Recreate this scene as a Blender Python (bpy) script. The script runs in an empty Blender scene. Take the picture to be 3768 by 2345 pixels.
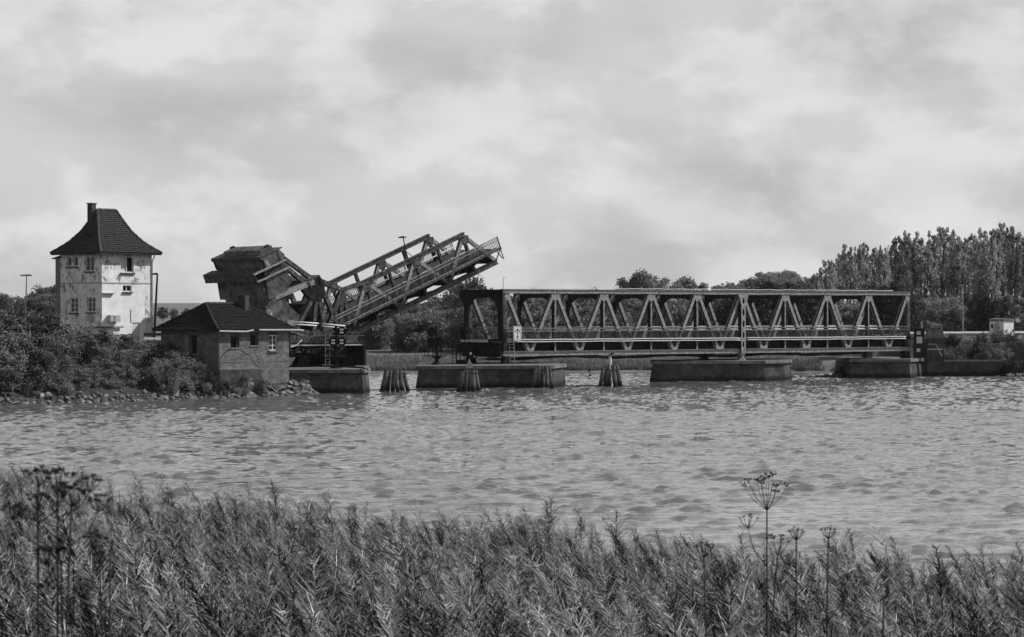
import bpy, bmesh, math, random
import numpy as np
from mathutils import Vector, Matrix, Euler
R = math.radians
random.seed(7); rng = np.random.default_rng(7)
sc = bpy.context.scene
col = sc.collection

# ------------------------------------------------------------------ camera
F = 9000.0; EH = 6.45                      # focal length in photo pixels, eye height over the water
cam_d = bpy.data.cameras.new('camera'); cam = bpy.data.objects.new('camera', cam_d); col.objects.link(cam)
cam.location = (0, 0, EH); cam.rotation_euler = (R(90), 0, 0)
cam_d.sensor_width = 36; cam_d.lens = 36 * F / 3768.0
cam_d.shift_y = -21.5 / 3768.0
cam_d.clip_start = 0.5; cam_d.clip_end = 9000
cam_d.dof.use_dof = True; cam_d.dof.focus_distance = 60; cam_d.dof.aperture_fstop = 11
sc.camera = cam

# ------------------------------------------------------------------ sky and sun
SUN_DIR = Vector((0.85, 0.20, 0.78)).normalized()
SUN_EL = math.asin(SUN_DIR.z)
world = bpy.data.worlds.new('World'); sc.world = world; world.use_nodes = True
wn = world.node_tree.nodes; wl = world.node_tree.links
for n in list(wn): wn.remove(n)
def wnode(t, **k):
    n = wn.new(t)
    for a, b in k.items(): setattr(n, a, b)
    return n
sky = wnode('ShaderNodeTexSky', sky_type='NISHITA', sun_disc=False)
sky.sun_elevation = SUN_EL; sky.sun_rotation = math.atan2(SUN_DIR.x, SUN_DIR.y)
sky.altitude = 10; sky.air_density = 1.0; sky.dust_density = 2.0
sep = wnode('ShaderNodeSeparateColor')            # black-and-white film behind a red filter
wl.new(sky.outputs[0], sep.inputs[0])
tc = wnode('ShaderNodeTexCoord')
def wmap(scale):
    m = wnode('ShaderNodeMapping'); m.inputs['Scale'].default_value = scale
    wl.new(tc.outputs['Generated'], m.inputs[0]); return m
def wnoise(scale, sc3, detail, dist=0.0, off=(0, 0, 0), rough=0.5):
    m = wmap(sc3); m.inputs['Location'].default_value = off
    n = wnode('ShaderNodeTexNoise'); n.inputs['Scale'].default_value = scale
    n.inputs['Detail'].default_value = detail; n.inputs['Roughness'].default_value = rough
    n.inputs['Distortion'].default_value = dist
    wl.new(m.outputs[0], n.inputs['Vector']); return n.outputs['Fac']
def wmath(op, a, b=None, c=None):
    n = wnode('ShaderNodeMath', operation=op)
    for i, x in enumerate((a, b, c)):
        if x is None: continue
        if isinstance(x, (int, float)): n.inputs[i].default_value = x
        else: wl.new(x, n.inputs[i])
    return n.outputs[0]
def wrange(x, a, b, c, d):
    n = wnode('ShaderNodeMapRange', interpolation_type='SMOOTHSTEP')
    wl.new(x, n.inputs[0])
    for i, v in enumerate((a, b, c, d)): n.inputs[i + 1].default_value = v
    return n.outputs[0]
big = wnoise(7.5, (1, 1, 2.6), 4, 0.1, (0.37, 0.1, 0.55))
puff = wnoise(17.0, (1, 1, 1.7), 10, 0.12, (0.1, 0.0, 0.2), 0.58)
b1 = wrange(big, 0.30, 0.62, 0.0, 1.0)
p1 = wrange(puff, 0.44, 0.62, 0.0, 1.0)
SKYLOW, SKYVAR, SKYPUFF = 3.75, 1.35, 1.05
val = wmath('ADD', wmath('ADD', wmath('MULTIPLY', b1, SKYVAR), wmath('MULTIPLY', p1, SKYPUFF)), SKYLOW)
sx = wnode('ShaderNodeSeparateXYZ'); wl.new(tc.outputs['Generated'], sx.inputs[0])
elev = sx.outputs['Z']
cover_h = wrange(elev, 0.40, 0.75, 1.0, 0.10)     # full cloud low down; thinned overhead, out of view, to cut ambient light
mixn = wnode('ShaderNodeMix', data_type='FLOAT')
wl.new(cover_h, mixn.inputs[0]); wl.new(sep.outputs[0], mixn.inputs[2]); wl.new(val, mixn.inputs[3])
bg = wnode('ShaderNodeBackground'); bg.inputs['Strength'].default_value = 0.1
comb = wnode('ShaderNodeCombineColor')
for i in range(3): wl.new(mixn.outputs[0], comb.inputs[i])
wl.new(comb.outputs[0], bg.inputs[0])
wo = wnode('ShaderNodeOutputWorld'); wl.new(bg.outputs[0], wo.inputs[0])

sun_d = bpy.data.lights.new('sun', 'SUN'); sun_d.energy = 5.0; sun_d.angle = R(0.6); sun_d.color = (1, 1, 1)
sun = bpy.data.objects.new('sun', sun_d); col.objects.link(sun)
sun.rotation_euler = (-SUN_DIR).to_track_quat('-Z', 'Y').to_euler(); sun.location = (60, 20, 80)

sc.view_settings.view_transform = 'Standard'; sc.view_settings.look = 'None'
sc.view_settings.exposure = 0.30; sc.view_settings.gamma = 1.0; sc.view_settings.use_curve_mapping = False
sc.render.engine = 'CYCLES'
sc.cycles.max_bounces = 6; sc.cycles.diffuse_bounces = 3; sc.cycles.glossy_bounces = 3
sc.cycles.transparent_max_bounces = 8; sc.cycles.volume_bounces = 0

# ------------------------------------------------------------------ measuring helpers
def at(px, py, Z):
    """photo pixel at depth Z -> point in the world"""
    return Vector(((px - 1884) / F * Z, Z, EH - (py - 1151) / F * Z))
def zwater(py): return EH * F / (py - 1151)

# ------------------------------------------------------------------ materials
MAT = {}
def mat(name, lo, hi, scale=3.0, rough=0.8, detail=6, contrast=(0.35, 0.65), bump=0.0, bscale=None, metal=0.0,
        spots=None, streak=None, sss=0.0, gen='Object', spec=0.06, mapscale=(1, 1, 1)):
    m = bpy.data.materials.new(name); m.use_nodes = True
    nt = m.node_tree; N = nt.nodes; L = nt.links
    b = N['Principled BSDF']; b.inputs['Roughness'].default_value = rough; b.inputs['Metallic'].default_value = metal
    b.inputs['Specular IOR Level'].default_value = spec
    t = N.new('ShaderNodeTexCoord'); mp = N.new('ShaderNodeMapping'); mp.inputs['Scale'].default_value = mapscale
    L.new(t.outputs[gen], mp.inputs[0])
    n = N.new('ShaderNodeTexNoise'); n.inputs['Scale'].default_value = scale; n.inputs['Detail'].default_value = detail
    n.inputs['Roughness'].default_value = 0.65
    L.new(mp.outputs[0], n.inputs['Vector'])
    r = N.new('ShaderNodeValToRGB'); r.color_ramp.elements[0].position = contrast[0]; r.color_ramp.elements[1].position = contrast[1]
    r.color_ramp.elements[0].color = (lo, lo, lo, 1); r.color_ramp.elements[1].color = (hi, hi, hi, 1)
    L.new(n.outputs['Fac'], r.inputs[0]); out = r.outputs[0]
    def over(out, sc2, thr, colv, stretch=(1, 1, 1), off=(3, 1, 7)):
        mp2 = N.new('ShaderNodeMapping'); mp2.inputs['Scale'].default_value = stretch; mp2.inputs['Location'].default_value = off
        L.new(t.outputs[gen], mp2.inputs[0])
        n2 = N.new('ShaderNodeTexNoise'); n2.inputs['Scale'].default_value = sc2; n2.inputs['Detail'].default_value = 8; n2.inputs['Roughness'].default_value = 0.7
        L.new(mp2.outputs[0], n2.inputs['Vector'])
        r2 = N.new('ShaderNodeValToRGB'); r2.color_ramp.elements[0].position = thr; r2.color_ramp.elements[1].position = thr + 0.06
        L.new(n2.outputs['Fac'], r2.inputs[0])
        mx = N.new('ShaderNodeMix'); mx.data_type = 'RGBA'; L.new(r2.outputs[0], mx.inputs[0]); L.new(out, mx.inputs[6])
        mx.inputs[7].default_value = (colv, colv, colv, 1); return mx.outputs[2]
    if spots: out = over(out, *spots)
    if streak: out = over(out, *streak)
    L.new(out, b.inputs['Base Color'])
    if bump:
        bn = N.new('ShaderNodeBump'); bn.inputs['Strength'].default_value = bump; bn.inputs['Distance'].default_value = 0.05
        n3 = N.new('ShaderNodeTexNoise'); n3.inputs['Scale'].default_value = bscale or scale * 4; n3.inputs['Detail'].default_value = 6
        L.new(mp.outputs[0], n3.inputs['Vector']); L.new(n3.outputs['Fac'], bn.inputs['Height']); L.new(bn.outputs[0], b.inputs['Normal'])
    MAT[name] = m; return m
mat('steel', 0.012, 0.10, 4.0, 0.75, 8, (0.36, 0.62), 0.25, 14, spots=(2.2, 0.60, 0.26), streak=(6.0, 0.60, 0.035))
mat('steel_pale', 0.10, 0.30, 5.0, 0.7, 8, (0.36, 0.62), 0.25, 14, streak=(6.0, 0.58, 0.05))  # on truss flanges: sunlit tone put into the colour, same paint as the webs
mat('steel_dark', 0.005, 0.022, 3.0, 0.8, 8, (0.36, 0.62), 0.2, 12, spots=(3.0, 0.63, 0.10))  # on truss webs: shaded tone put into the colour
mat('counterweight', 0.018, 0.13, 1.1, 0.85, 9, (0.34, 0.64), 0.3, 9, spots=(1.3, 0.61, 0.34, (1, 1, 0.6)), streak=(2.0, 0.58, 0.05, (2, 2, 0.3), (1, 5, 2)))
mat('deck', 0.03, 0.07, 4.0, 0.9, 6)
mat('white_paint', 0.40, 0.62, 6.0, 0.55, 6)
mat('grey_paint', 0.22, 0.34, 6.0, 0.6, 6)
mat('black_paint', 0.008, 0.02, 6.0, 0.6, 4)
mat('lamp_lens', 0.7, 0.85, 6.0, 0.25, 2)
mat('concrete', 0.02, 0.075, 0.9, 0.92, 9, (0.34, 0.66), 0.4, 10, spots=(2.2, 0.63, 0.22, (1, 1, 2.2)), streak=(1.6, 0.56, 0.03, (0.7, 0.7, 3.2), (1, 5, 2)))
mat('concrete_cap', 0.055, 0.16, 2.0, 0.92, 9, (0.34, 0.66), 0.4, 10)
mat('plaster', 0.40, 0.62, 1.3, 0.9, 9, (0.30, 0.66), 0.2, 18, spots=(1.3, 0.545, 0.17, (1, 1, 0.75)), streak=(3.0, 0.575, 0.08, (1, 1, 0.55), (8, 2, 4)))
mat('plaster_clean', 0.46, 0.62, 1.3, 0.9, 6, (0.30, 0.66), 0.15, 18, spots=(2.4, 0.70, 0.35))
mat('siding', 0.13, 0.24, 2.5, 0.8, 6, mapscale=(1, 1, 0.15))
mat('tile_roof', 0.012, 0.075, 9.0, 0.8, 8, (0.34, 0.66), 0.3, 30, spots=(5.0, 0.68, 0.13), spec=0.12)
mat('tile_roof_old', 0.005, 0.045, 8.0, 0.9, 8, (0.34, 0.66), 0.3, 30, spots=(4.0, 0.66, 0.12), spec=0.08)
mat('glass_dark', 0.006, 0.012, 2.0, 0.08, 2, spec=0.35)
mat('blind', 0.40, 0.46, 2.0, 0.7, 2)
mat('wood_pile', 0.03, 0.14, 3.0, 0.9, 8, (0.34, 0.66), 0.6, 12, mapscale=(2, 2, 0.25), spots=(3.0, 0.60, 0.30, (3, 3, 0.2)))
mat('stone', 0.04, 0.22, 1.4, 0.9, 8, (0.32, 0.68), 0.5, 8, spots=(2.0, 0.62, 0.08))
mat('soil', 0.02, 0.05, 0.8, 0.95, 8, bump=0.5, bscale=5)
mat('field', 0.07, 0.14, 0.05, 0.95, 8, bump=0.3, bscale=0.6)
mat('road', 0.05, 0.08, 2.0, 0.9, 6)
mat('rope', 0.02, 0.03, 3.0, 0.9, 2)
mat('bark', 0.025, 0.07, 5.0, 0.95, 6, mapscale=(2, 2, 0.4))

def tide_band(src, name, z0, z1, dark):
    m = MAT[src].copy(); m.name = name; N = m.node_tree.nodes; L = m.node_tree.links; b = N['Principled BSDF']; old = b.inputs['Base Color'].links[0].from_socket
    t = N.new('ShaderNodeTexCoord'); s = N.new('ShaderNodeSeparateXYZ'); L.new(t.outputs['Object'], s.inputs[0])
    n = N.new('ShaderNodeTexNoise'); n.inputs['Scale'].default_value = 2.5; n.inputs['Detail'].default_value = 6; L.new(t.outputs['Object'], n.inputs['Vector'])
    a = N.new('ShaderNodeMath'); a.operation = 'MULTIPLY_ADD'; a.inputs[1].default_value = -0.5; L.new(n.outputs['Fac'], a.inputs[0]); L.new(s.outputs[2], a.inputs[2])
    r = N.new('ShaderNodeMapRange'); r.inputs[1].default_value = z0 - .25; r.inputs[2].default_value = z1 - .25; r.inputs[3].default_value = 1; r.inputs[4].default_value = 0; L.new(a.outputs[0], r.inputs[0])
    mx = N.new('ShaderNodeMix'); mx.data_type = 'RGBA'; L.new(r.outputs[0], mx.inputs[0]); L.new(old, mx.inputs[6]); mx.inputs[7].default_value = (dark, dark, dark, 1); L.new(mx.outputs[2], b.inputs['Base Color']); MAT[name] = m
tide_band('concrete', 'pier_stone', 0.25, 0.60, 0.010); tide_band('wood_pile', 'wet_pile', 0.25, 0.7, 0.012)

def brick_mat(name, c1, c2, mortar, scale):
    m = bpy.data.materials.new(name); m.use_nodes = True
    nt = m.node_tree; N = nt.nodes; L = nt.links; b = N['Principled BSDF']; b.inputs['Roughness'].default_value = 0.92
    b.inputs['Specular IOR Level'].default_value = 0.05
    t = N.new('ShaderNodeTexCoord'); s = N.new('ShaderNodeSeparateXYZ'); L.new(t.outputs['Object'], s.inputs[0])
    a = N.new('ShaderNodeMath'); a.operation = 'ADD'; L.new(s.outputs[0], a.inputs[0]); L.new(s.outputs[1], a.inputs[1])
    c = N.new('ShaderNodeCombineXYZ'); L.new(a.outputs[0], c.inputs[0]); L.new(s.outputs[2], c.inputs[1])
    br = N.new('ShaderNodeTexBrick'); L.new(c.outputs[0], br.inputs['Vector'])
    br.inputs['Scale'].default_value = 1.0; br.inputs['Brick Width'].default_value = 0.25; br.inputs['Row Height'].default_value = 0.077
    br.inputs['Mortar Size'].default_value = 0.006; br.inputs['Bias'].default_value = 0.0
    br.inputs['Color1'].default_value = (c1, c1, c1, 1); br.inputs['Color2'].default_value = (c2, c2, c2, 1); br.inputs['Mortar'].default_value = (mortar,) * 3 + (1,)
    n = N.new('ShaderNodeTexNoise'); n.inputs['Scale'].default_value = 1.2; n.inputs['Detail'].default_value = 9; n.inputs['Roughness'].default_value = 0.7
    L.new(t.outputs['Object'], n.inputs['Vector'])
    r = N.new('ShaderNodeValToRGB'); r.color_ramp.elements[0].position = 0.3; r.color_ramp.elements[0].color = (0.5, 0.5, 0.5, 1)
    r.color_ramp.elements[1].position = 0.7; r.color_ramp.elements[1].color = (1.35, 1.35, 1.35, 1)
    L.new(n.outputs['Fac'], r.inputs[0])
    mx = N.new('ShaderNodeMix'); mx.data_type = 'RGBA'; mx.blend_type = 'MULTIPLY'; mx.inputs[0].default_value = 1.0
    L.new(br.outputs['Color'], mx.inputs[6]); L.new(r.outputs[0], mx.inputs[7]); L.new(mx.outputs[2], b.inputs['Base Color'])
    bn = N.new('ShaderNodeBump'); bn.inputs['Strength'].default_value = 0.6; bn.inputs['Distance'].default_value = 0.02; bn.invert = True
    L.new(br.outputs['Fac'], bn.inputs['Height']); L.new(bn.outputs[0], b.inputs['Normal'])
    MAT[name] = m
brick_mat('brick', 0.065, 0.14, 0.19, 1)
brick_mat('brick_dark', 0.04, 0.07, 0.08, 1)

def leaf_mat(name, lo, hi, trans=0.3, scale=0.8, gloss=0.012):
    m = bpy.data.materials.new(name); m.use_nodes = True
    nt = m.node_tree; N = nt.nodes; L = nt.links
    N.remove(N['Principled BSDF']); out = N['Material Output']
    t = N.new('ShaderNodeTexCoord'); n = N.new('ShaderNodeTexNoise'); n.inputs['Scale'].default_value = scale; n.inputs['Detail'].default_value = 5
    L.new(t.outputs['Object'], n.inputs['Vector'])
    n2 = N.new('ShaderNodeTexNoise'); n2.inputs['Scale'].default_value = scale * 14; n2.inputs['Detail'].default_value = 2; L.new(t.outputs['Object'], n2.inputs['Vector'])
    oi = N.new('ShaderNodeObjectInfo')
    a = N.new('ShaderNodeMath'); a.operation = 'MULTIPLY_ADD'; a.inputs[1].default_value = 0.25; L.new(oi.outputs['Random'], a.inputs[0]); L.new(n.outputs['Fac'], a.inputs[2])
    a2 = N.new('ShaderNodeMath'); a2.operation = 'MULTIPLY_ADD'; a2.inputs[1].default_value = 0.6; L.new(n2.outputs['Fac'], a2.inputs[0]); L.new(a.outputs[0], a2.inputs[2])
    r = N.new('ShaderNodeValToRGB'); r.color_ramp.elements[0].position = 0.65; r.color_ramp.elements[1].position = 1.2
    r.color_ramp.elements[0].position = 0.72; r.color_ramp.elements[1].position = 1.12
    r.color_ramp.elements[0].color = (lo, lo, lo, 1); r.color_ramp.elements[1].color = (hi, hi, hi, 1)
    L.new(a2.outputs[0], r.inputs[0])
    d = N.new('ShaderNodeBsdfDiffuse'); tr = N.new('ShaderNodeBsdfTranslucent'); g = N.new('ShaderNodeBsdfGlossy'); g.inputs['Roughness'].default_value = 0.45
    L.new(r.outputs[0], d.inputs[0]); L.new(r.outputs[0], tr.inputs[0]); g.inputs[0].default_value = (0.5, 0.5, 0.5, 1)
    mx = N.new('ShaderNodeMixShader'); mx.inputs[0].default_value = trans; L.new(d.outputs[0], mx.inputs[1]); L.new(tr.outputs[0], mx.inputs[2])
    mg = N.new('ShaderNodeMixShader'); mg.inputs[0].default_value = gloss; L.new(mx.outputs[0], mg.inputs[1]); L.new(g.outputs[0], mg.inputs[2])
    L.new(mg.outputs[0], out.inputs[0]); MAT[name] = m
leaf_mat('leaf', 0.075, 0.17, 0.35, 0.35)
leaf_mat('leaf_dark', 0.006, 0.055, 0.25, 0.5)
leaf_mat('leaf_poplar', 0.10, 0.34, 0.5, 0.3)
leaf_mat('leaf_shrub', 0.006, 0.19, 0.25, 0.9)
leaf_mat('grass', 0.03, 0.20, 0.3, 0.6)
leaf_mat('grass_far', 0.06, 0.17, 0.3, 0.15)
leaf_mat('reed', 0.03, 0.19, 0.2, 1.1, 0.03)
leaf_mat('reed_dark', 0.002, 0.012, 0.1, 1.1, 0.01)
leaf_mat('reed_light', 0.22, 0.55, 0.25, 1.1, 0.06)
leaf_mat('reed_plume', 0.05, 0.30, 0.25, 1.1)
leaf_mat('dead_stalk', 0.008, 0.02, 0.1, 3.0)

# ------------------------------------------------------------------ mesh helpers
class MB:
    def __init__(s): s.v = []; s.f = []
    def add(s, vs, fs):
        o = len(s.v); s.v.extend([tuple(x) for x in vs]); s.f.extend([tuple(i + o for i in f) for f in fs]); return s
    def box(s, x0, x1, y0, y1, z0, z1):
        return s.add([(x0,y0,z0),(x1,y0,z0),(x1,y1,z0),(x0,y1,z0),(x0,y0,z1),(x1,y0,z1),(x1,y1,z1),(x0,y1,z1)],
                     [(0,3,2,1),(4,5,6,7),(0,1,5,4),(1,2,6,5),(2,3,7,6),(3,0,4,7)])
    def beam(s, p, q, w, h, up=(0,1,0), ofs=(0,0)):
        p, q = Vector(p), Vector(q); d = (q - p).normalized(); u = Vector(up); u = (u - d * u.dot(d)).normalized(); r = d.cross(u)
        p = p + r * ofs[0] + u * ofs[1]; q = q + r * ofs[0] + u * ofs[1]
        vs = []
        for c in (p, q):
            for a, b in ((-1,-1),(1,-1),(1,1),(-1,1)): vs.append(c + r * (a * w / 2) + u * (b * h / 2))
        return s.add(vs, [(0,3,2,1),(4,5,6,7),(0,1,5,4),(1,2,6,5),(2,3,7,6),(3,0,4,7)])
    def ibeam(s, p, q, w, h, up=(0,1,0), t=0.03):
        s.beam(p, q, w, t, up, (0, -h/2)); s.beam(p, q, w, t, up, (0, h/2)); s.beam(p, q, t, h - t * 1.02, up); return s
    def prism(s, poly, y0, y1, ax='xz'):
        n = len(poly); A = []
        for y in (y0, y1):
            for a, b in poly:
                A.append({'xz': (a, y, b), 'yz': (y, a, b), 'xy': (a, b, y)}[ax])
        fs = [tuple(range(n))[::-1], tuple(range(n, 2 * n))] + [(i, (i + 1) % n, n + (i + 1) % n, n + i) for i in range(n)]
        return s.add(A, fs)
    def tube(s, pts, r, n=6, cap=True):
        pts = [Vector(p) for p in pts]; rs = r if isinstance(r, (list, tuple)) else [r] * len(pts)
        vs = []; fs = []
        for i, p in enumerate(pts):
            d = (pts[min(i + 1, len(pts) - 1)] - pts[max(i - 1, 0)]).normalized()
            a = d.orthogonal().normalized() if abs(d.z) > 0.95 else d.cross(Vector((0, 0, 1))).normalized()
            if abs(d.z) > 0.95: a = Vector((1, 0, 0)); a = (a - d * a.dot(d)).normalized()
            b = d.cross(a)
            for k in range(n):
                t = 2 * math.pi * k / n; vs.append(p + (a * math.cos(t) + b * math.sin(t)) * rs[i])
        for i in range(len(pts) - 1):
            for k in range(n): fs.append((i*n+k, i*n+(k+1)%n, (i+1)*n+(k+1)%n, (i+1)*n+k))
        if cap: fs.append(tuple(range(n))[::-1]); fs.append(tuple(range((len(pts)-1)*n, len(pts)*n)))
        return s.add(vs, fs)
    def lathe(s, prof, c=(0,0,0), n=16):
        c = Vector(c); vs = []; fs = []
        for r, z in prof:
            for k in range(n): t = 2*math.pi*k/n; vs.append(c + Vector((r*math.cos(t), r*math.sin(t), z)))
        for i in range(len(prof)-1):
            for k in range(n): fs.append((i*n+k, i*n+(k+1)%n, (i+1)*n+(k+1)%n, (i+1)*n+k))
        fs.append(tuple(range(n))[::-1]); fs.append(tuple(range((len(prof)-1)*n, len(prof)*n)))
        return s.add(vs, fs)
    def mesh(s, name, m, smooth=False):
        me = bpy.data.meshes.new(name); me.from_pydata(s.v, [], s.f); me.update()
        if m: me.materials.append(MAT[m])
        if smooth: me.polygons.foreach_set('use_smooth', [True] * len(me.polygons))
        return me
    def build(s, name, m, parent=None, smooth=False, recalc=False):
        me = s.mesh(name, m, smooth)
        if recalc:
            bm = bmesh.new(); bm.from_mesh(me); bmesh.ops.recalc_face_normals(bm, faces=bm.faces); bm.to_mesh(me); bm.free()
        return link(name, me, parent)
def link(name, me, parent=None):
    o = bpy.data.objects.new(name, me); col.objects.link(o)
    if parent is not None: o.parent = parent
    return o
def tag(o, label=None, cat=None, group=None, kind=None):
    if label: o['label'] = label
    if cat: o['category'] = cat
    if group: o['group'] = group
    if kind: o['kind'] = kind
    return o
def thing(name, label, cat, loc=(0,0,0), rot=(0,0,0), group=None):
    o = bpy.data.objects.new(name, None); col.objects.link(o); o.location = loc; o.rotation_euler = rot
    o.empty_display_size = 0.5
    return tag(o, label, cat, group)
def plate_mesh(name, outline, holes, thick, m, axes):
    """flat plate with holes; axes maps (a,b,t) to xyz"""
    cu = bpy.data.curves.new(name, 'CURVE'); cu.dimensions = '2D'; cu.fill_mode = 'BOTH'; cu.extrude = thick / 2
    for loop in [outline] + holes:
        sp = cu.splines.new('POLY'); sp.points.add(len(loop) - 1)
        for p, (a, b) in zip(sp.points, loop): p.co = (a, b, 0, 1)
        sp.use_cyclic_u = True
    o = bpy.data.objects.new(name, cu); me = bpy.data.meshes.new_from_object(o)
    bpy.data.objects.remove(o); bpy.data.curves.remove(cu)
    M = Matrix.Identity(4)
    for j in range(3):
        for i in range(3): M[i][j] = axes[j][i]
    me.transform(M); me.name = name; me.materials.clear(); me.materials.append(MAT[m])
    if M.determinant() < 0: me.flip_normals()
    return me
def np_mesh(name, V, Fq, m, smooth=False):
    me = bpy.data.meshes.new(name); V = np.asarray(V, np.float32); Fq = np.asarray(Fq, np.int32); k = Fq.shape[1]
    me.vertices.add(len(V)); me.vertices.foreach_set('co', V.ravel())
    me.loops.add(Fq.size); me.loops.foreach_set('vertex_index', Fq.ravel())
    me.polygons.add(len(Fq)); me.polygons.foreach_set('loop_start', np.arange(0, Fq.size, k, dtype=np.int32))
    me.polygons.foreach_set('loop_total', np.full(len(Fq), k, np.int32))
    if smooth: me.polygons.foreach_set('use_smooth', np.ones(len(Fq), bool))
    me.update(calc_edges=True); me.materials.append(MAT[m]); return me
def wall_with_holes(mb, W, H, holes, frame, depth=0.22):
    """frame(a,z,d) -> point; a along the wall, d depth inwards. holes: (a0,a1,z0,z1)"""
    xs = sorted({0, W} | {h[0] for h in holes} | {h[1] for h in holes}); zs = sorted({0, H} | {h[2] for h in holes} | {h[3] for h in holes})
    for i in range(len(xs)-1):
        for j in range(len(zs)-1):
            cx, cz = (xs[i]+xs[i+1])/2, (zs[j]+zs[j+1])/2
            if any(h[0] < cx < h[1] and h[2] < cz < h[3] for h in holes): continue
            mb.add([frame(xs[i],zs[j],0),frame(xs[i+1],zs[j],0),frame(xs[i+1],zs[j+1],0),frame(xs[i],zs[j+1],0)], [(0,1,2,3)])
    for a0,a1,z0,z1 in holes:
        c = [(a0,z0),(a1,z0),(a1,z1),(a0,z1)]
        for k in range(4):
            p, q = c[k], c[(k+1)%4]
            mb.add([frame(*p,0),frame(*q,0),frame(*q,depth),frame(*p,depth)], [(3,2,1,0)])
def leaves(n, size, aspect=0.6):
    """n random quads, around the origin: returns (n,4,3) offsets"""
    a = rng.normal(size=(n,3)); a /= np.linalg.norm(a,axis=1)[:,None]
    b = rng.normal(size=(n,3)); b -= a*(a*b).sum(1)[:,None]; b /= np.linalg.norm(b,axis=1)[:,None]
    s = size*rng.uniform(0.6,1.3,n)[:,None]; a = a*s; b = b*s*aspect
    return np.stack([-a, -b*0.8+a*0.1, a, b*0.8+a*0.1], 1)
def leafcloud(name, centers, radii, per, size, m, aspect=0.6):
    C = np.repeat(np.asarray(centers), per, axis=0); Rr = np.repeat(np.asarray(radii), per, axis=0)
    n = len(C); d = rng.normal(size=(n,3)); d /= np.linalg.norm(d,axis=1)[:,None]
    d *= (rng.uniform(0.25,1,n)**0.6)[:,None]
    P = C + d*Rr
    V = (P[:,None,:] + leaves(n,size,aspect)).reshape(-1,3)
    return np_mesh(name, V, np.arange(4*n).reshape(-1,4), m)
# ================================================================== THE SETTING
TH = R(35.9); CT, ST = math.cos(TH), math.sin(TH); BO = (-0.70, 216.0)   # bridge axis: direction and near left foot
def dv(x, y):
    a, b = x - BO[0], y - BO[1]; return a * CT + b * ST, -a * ST + b * CT
def bw(d, v, z=0.0): return Vector((BO[0] + d * CT - v * ST, BO[1] + d * ST + v * CT, z))
def sstep(a, b, x):
    t = np.clip((x - a) / (b - a), 0, 1); return t * t * (3 - 2 * t)
def vnoise(x, y, s=1.0, seed=0):
    r = np.random.default_rng(seed); o = 0
    for k in range(6):
        a = r.uniform(0, 6.28); f = s * r.uniform(0.6, 1.7); o = o + np.sin((x * math.cos(a) + y * math.sin(a)) * f + r.uniform(0, 6.28))
    return o / 6
def grid_mesh(name, X, Y, hf, m, keep=None):
    gx, gy = np.meshgrid(X, Y); gz = hf(gx, gy); nx = len(X)
    V = np.stack([gx, gy, gz], -1).reshape(-1, 3)
    i, j = np.meshgrid(np.arange(len(X) - 1), np.arange(len(Y) - 1)); a = (j * nx + i).ravel()
    Fq = np.stack([a, a + 1, a + 1 + nx, a + nx], 1)
    if keep is not None:
        Fq = Fq[keep(V[Fq].mean(1))]; u_, inv = np.unique(Fq, return_inverse=True); V = V[u_]; Fq = inv.reshape(-1, 4)
    return np_mesh(name, V, Fq, m, True)

# ---- water: dark body, glossy surface, wind waves as real geometry
wm = bpy.data.materials.new('water'); wm.use_nodes = True; MAT['water'] = wm
N = wm.node_tree.nodes; L = wm.node_tree.links; b = N['Principled BSDF']
b.inputs['Base Color'].default_value = (0.085, 0.085, 0.085, 1); b.inputs['Roughness'].default_value = 0.03; b.inputs['IOR'].default_value = 2.0
t = N.new('ShaderNodeTexCoord')
def wtex(scale, ms, det):
    mp = N.new('ShaderNodeMapping'); mp.inputs['Scale'].default_value = ms; mp.inputs['Rotation'].default_value = (0, 0, R(12)); L.new(t.outputs['Object'], mp.inputs[0])
    n = N.new('ShaderNodeTexNoise'); n.inputs['Scale'].default_value = scale; n.inputs['Detail'].default_value = det; n.inputs['Roughness'].default_value = 0.55
    L.new(mp.outputs[0], n.inputs['Vector']); return n.outputs['Fac']
bp = N.new('ShaderNodeBump'); bp.inputs['Strength'].default_value = 1.0; bp.inputs['Distance'].default_value = 0.14
def crest(x, thr):
    a = N.new('ShaderNodeMath'); a.operation = 'SUBTRACT'; L.new(x, a.inputs[0]); a.inputs[1].default_value = thr
    c = N.new('ShaderNodeMath'); c.operation = 'MAXIMUM'; L.new(a.outputs[0], c.inputs[0]); c.inputs[1].default_value = 0.0; return c.outputs[0]
ad = N.new('ShaderNodeMath'); ad.operation = 'MULTIPLY_ADD'; ad.inputs[1].default_value = 0.40
L.new(crest(wtex(6.5, (0.4, 1, 1), 2), 0.56), ad.inputs[0]); L.new(crest(wtex(1.9, (0.5, 1, 1), 3), 0.56), ad.inputs[2])
ad2 = N.new('ShaderNodeMath'); ad2.operation = 'MULTIPLY_ADD'; ad2.inputs[1].default_value = 0.02; L.new(wtex(3.0, (0.6, 1, 1), 3), ad2.inputs[0]); L.new(ad.outputs[0], ad2.inputs[2])
L.new(ad2.outputs[0], bp.inputs['Height']); L.new(bp.outputs[0], b.inputs['Normal'])
wr = np.random.default_rng(21)
WV = []
for lam in np.concatenate([wr.uniform(0.30, 0.6, 44), wr.uniform(0.65, 1.2, 24), wr.uniform(1.2, 2.6, 10)]):
    a = R(90 + 14) + wr.normal(0, 0.30); WV.append((2 * math.pi / lam, math.cos(a), math.sin(a), wr.uniform(0, 6.28), (0.0105 if lam < 0.7 else 0.0045 if lam < 1.2 else 0.0016) * lam * wr.uniform(0.5, 1.2)))
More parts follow.
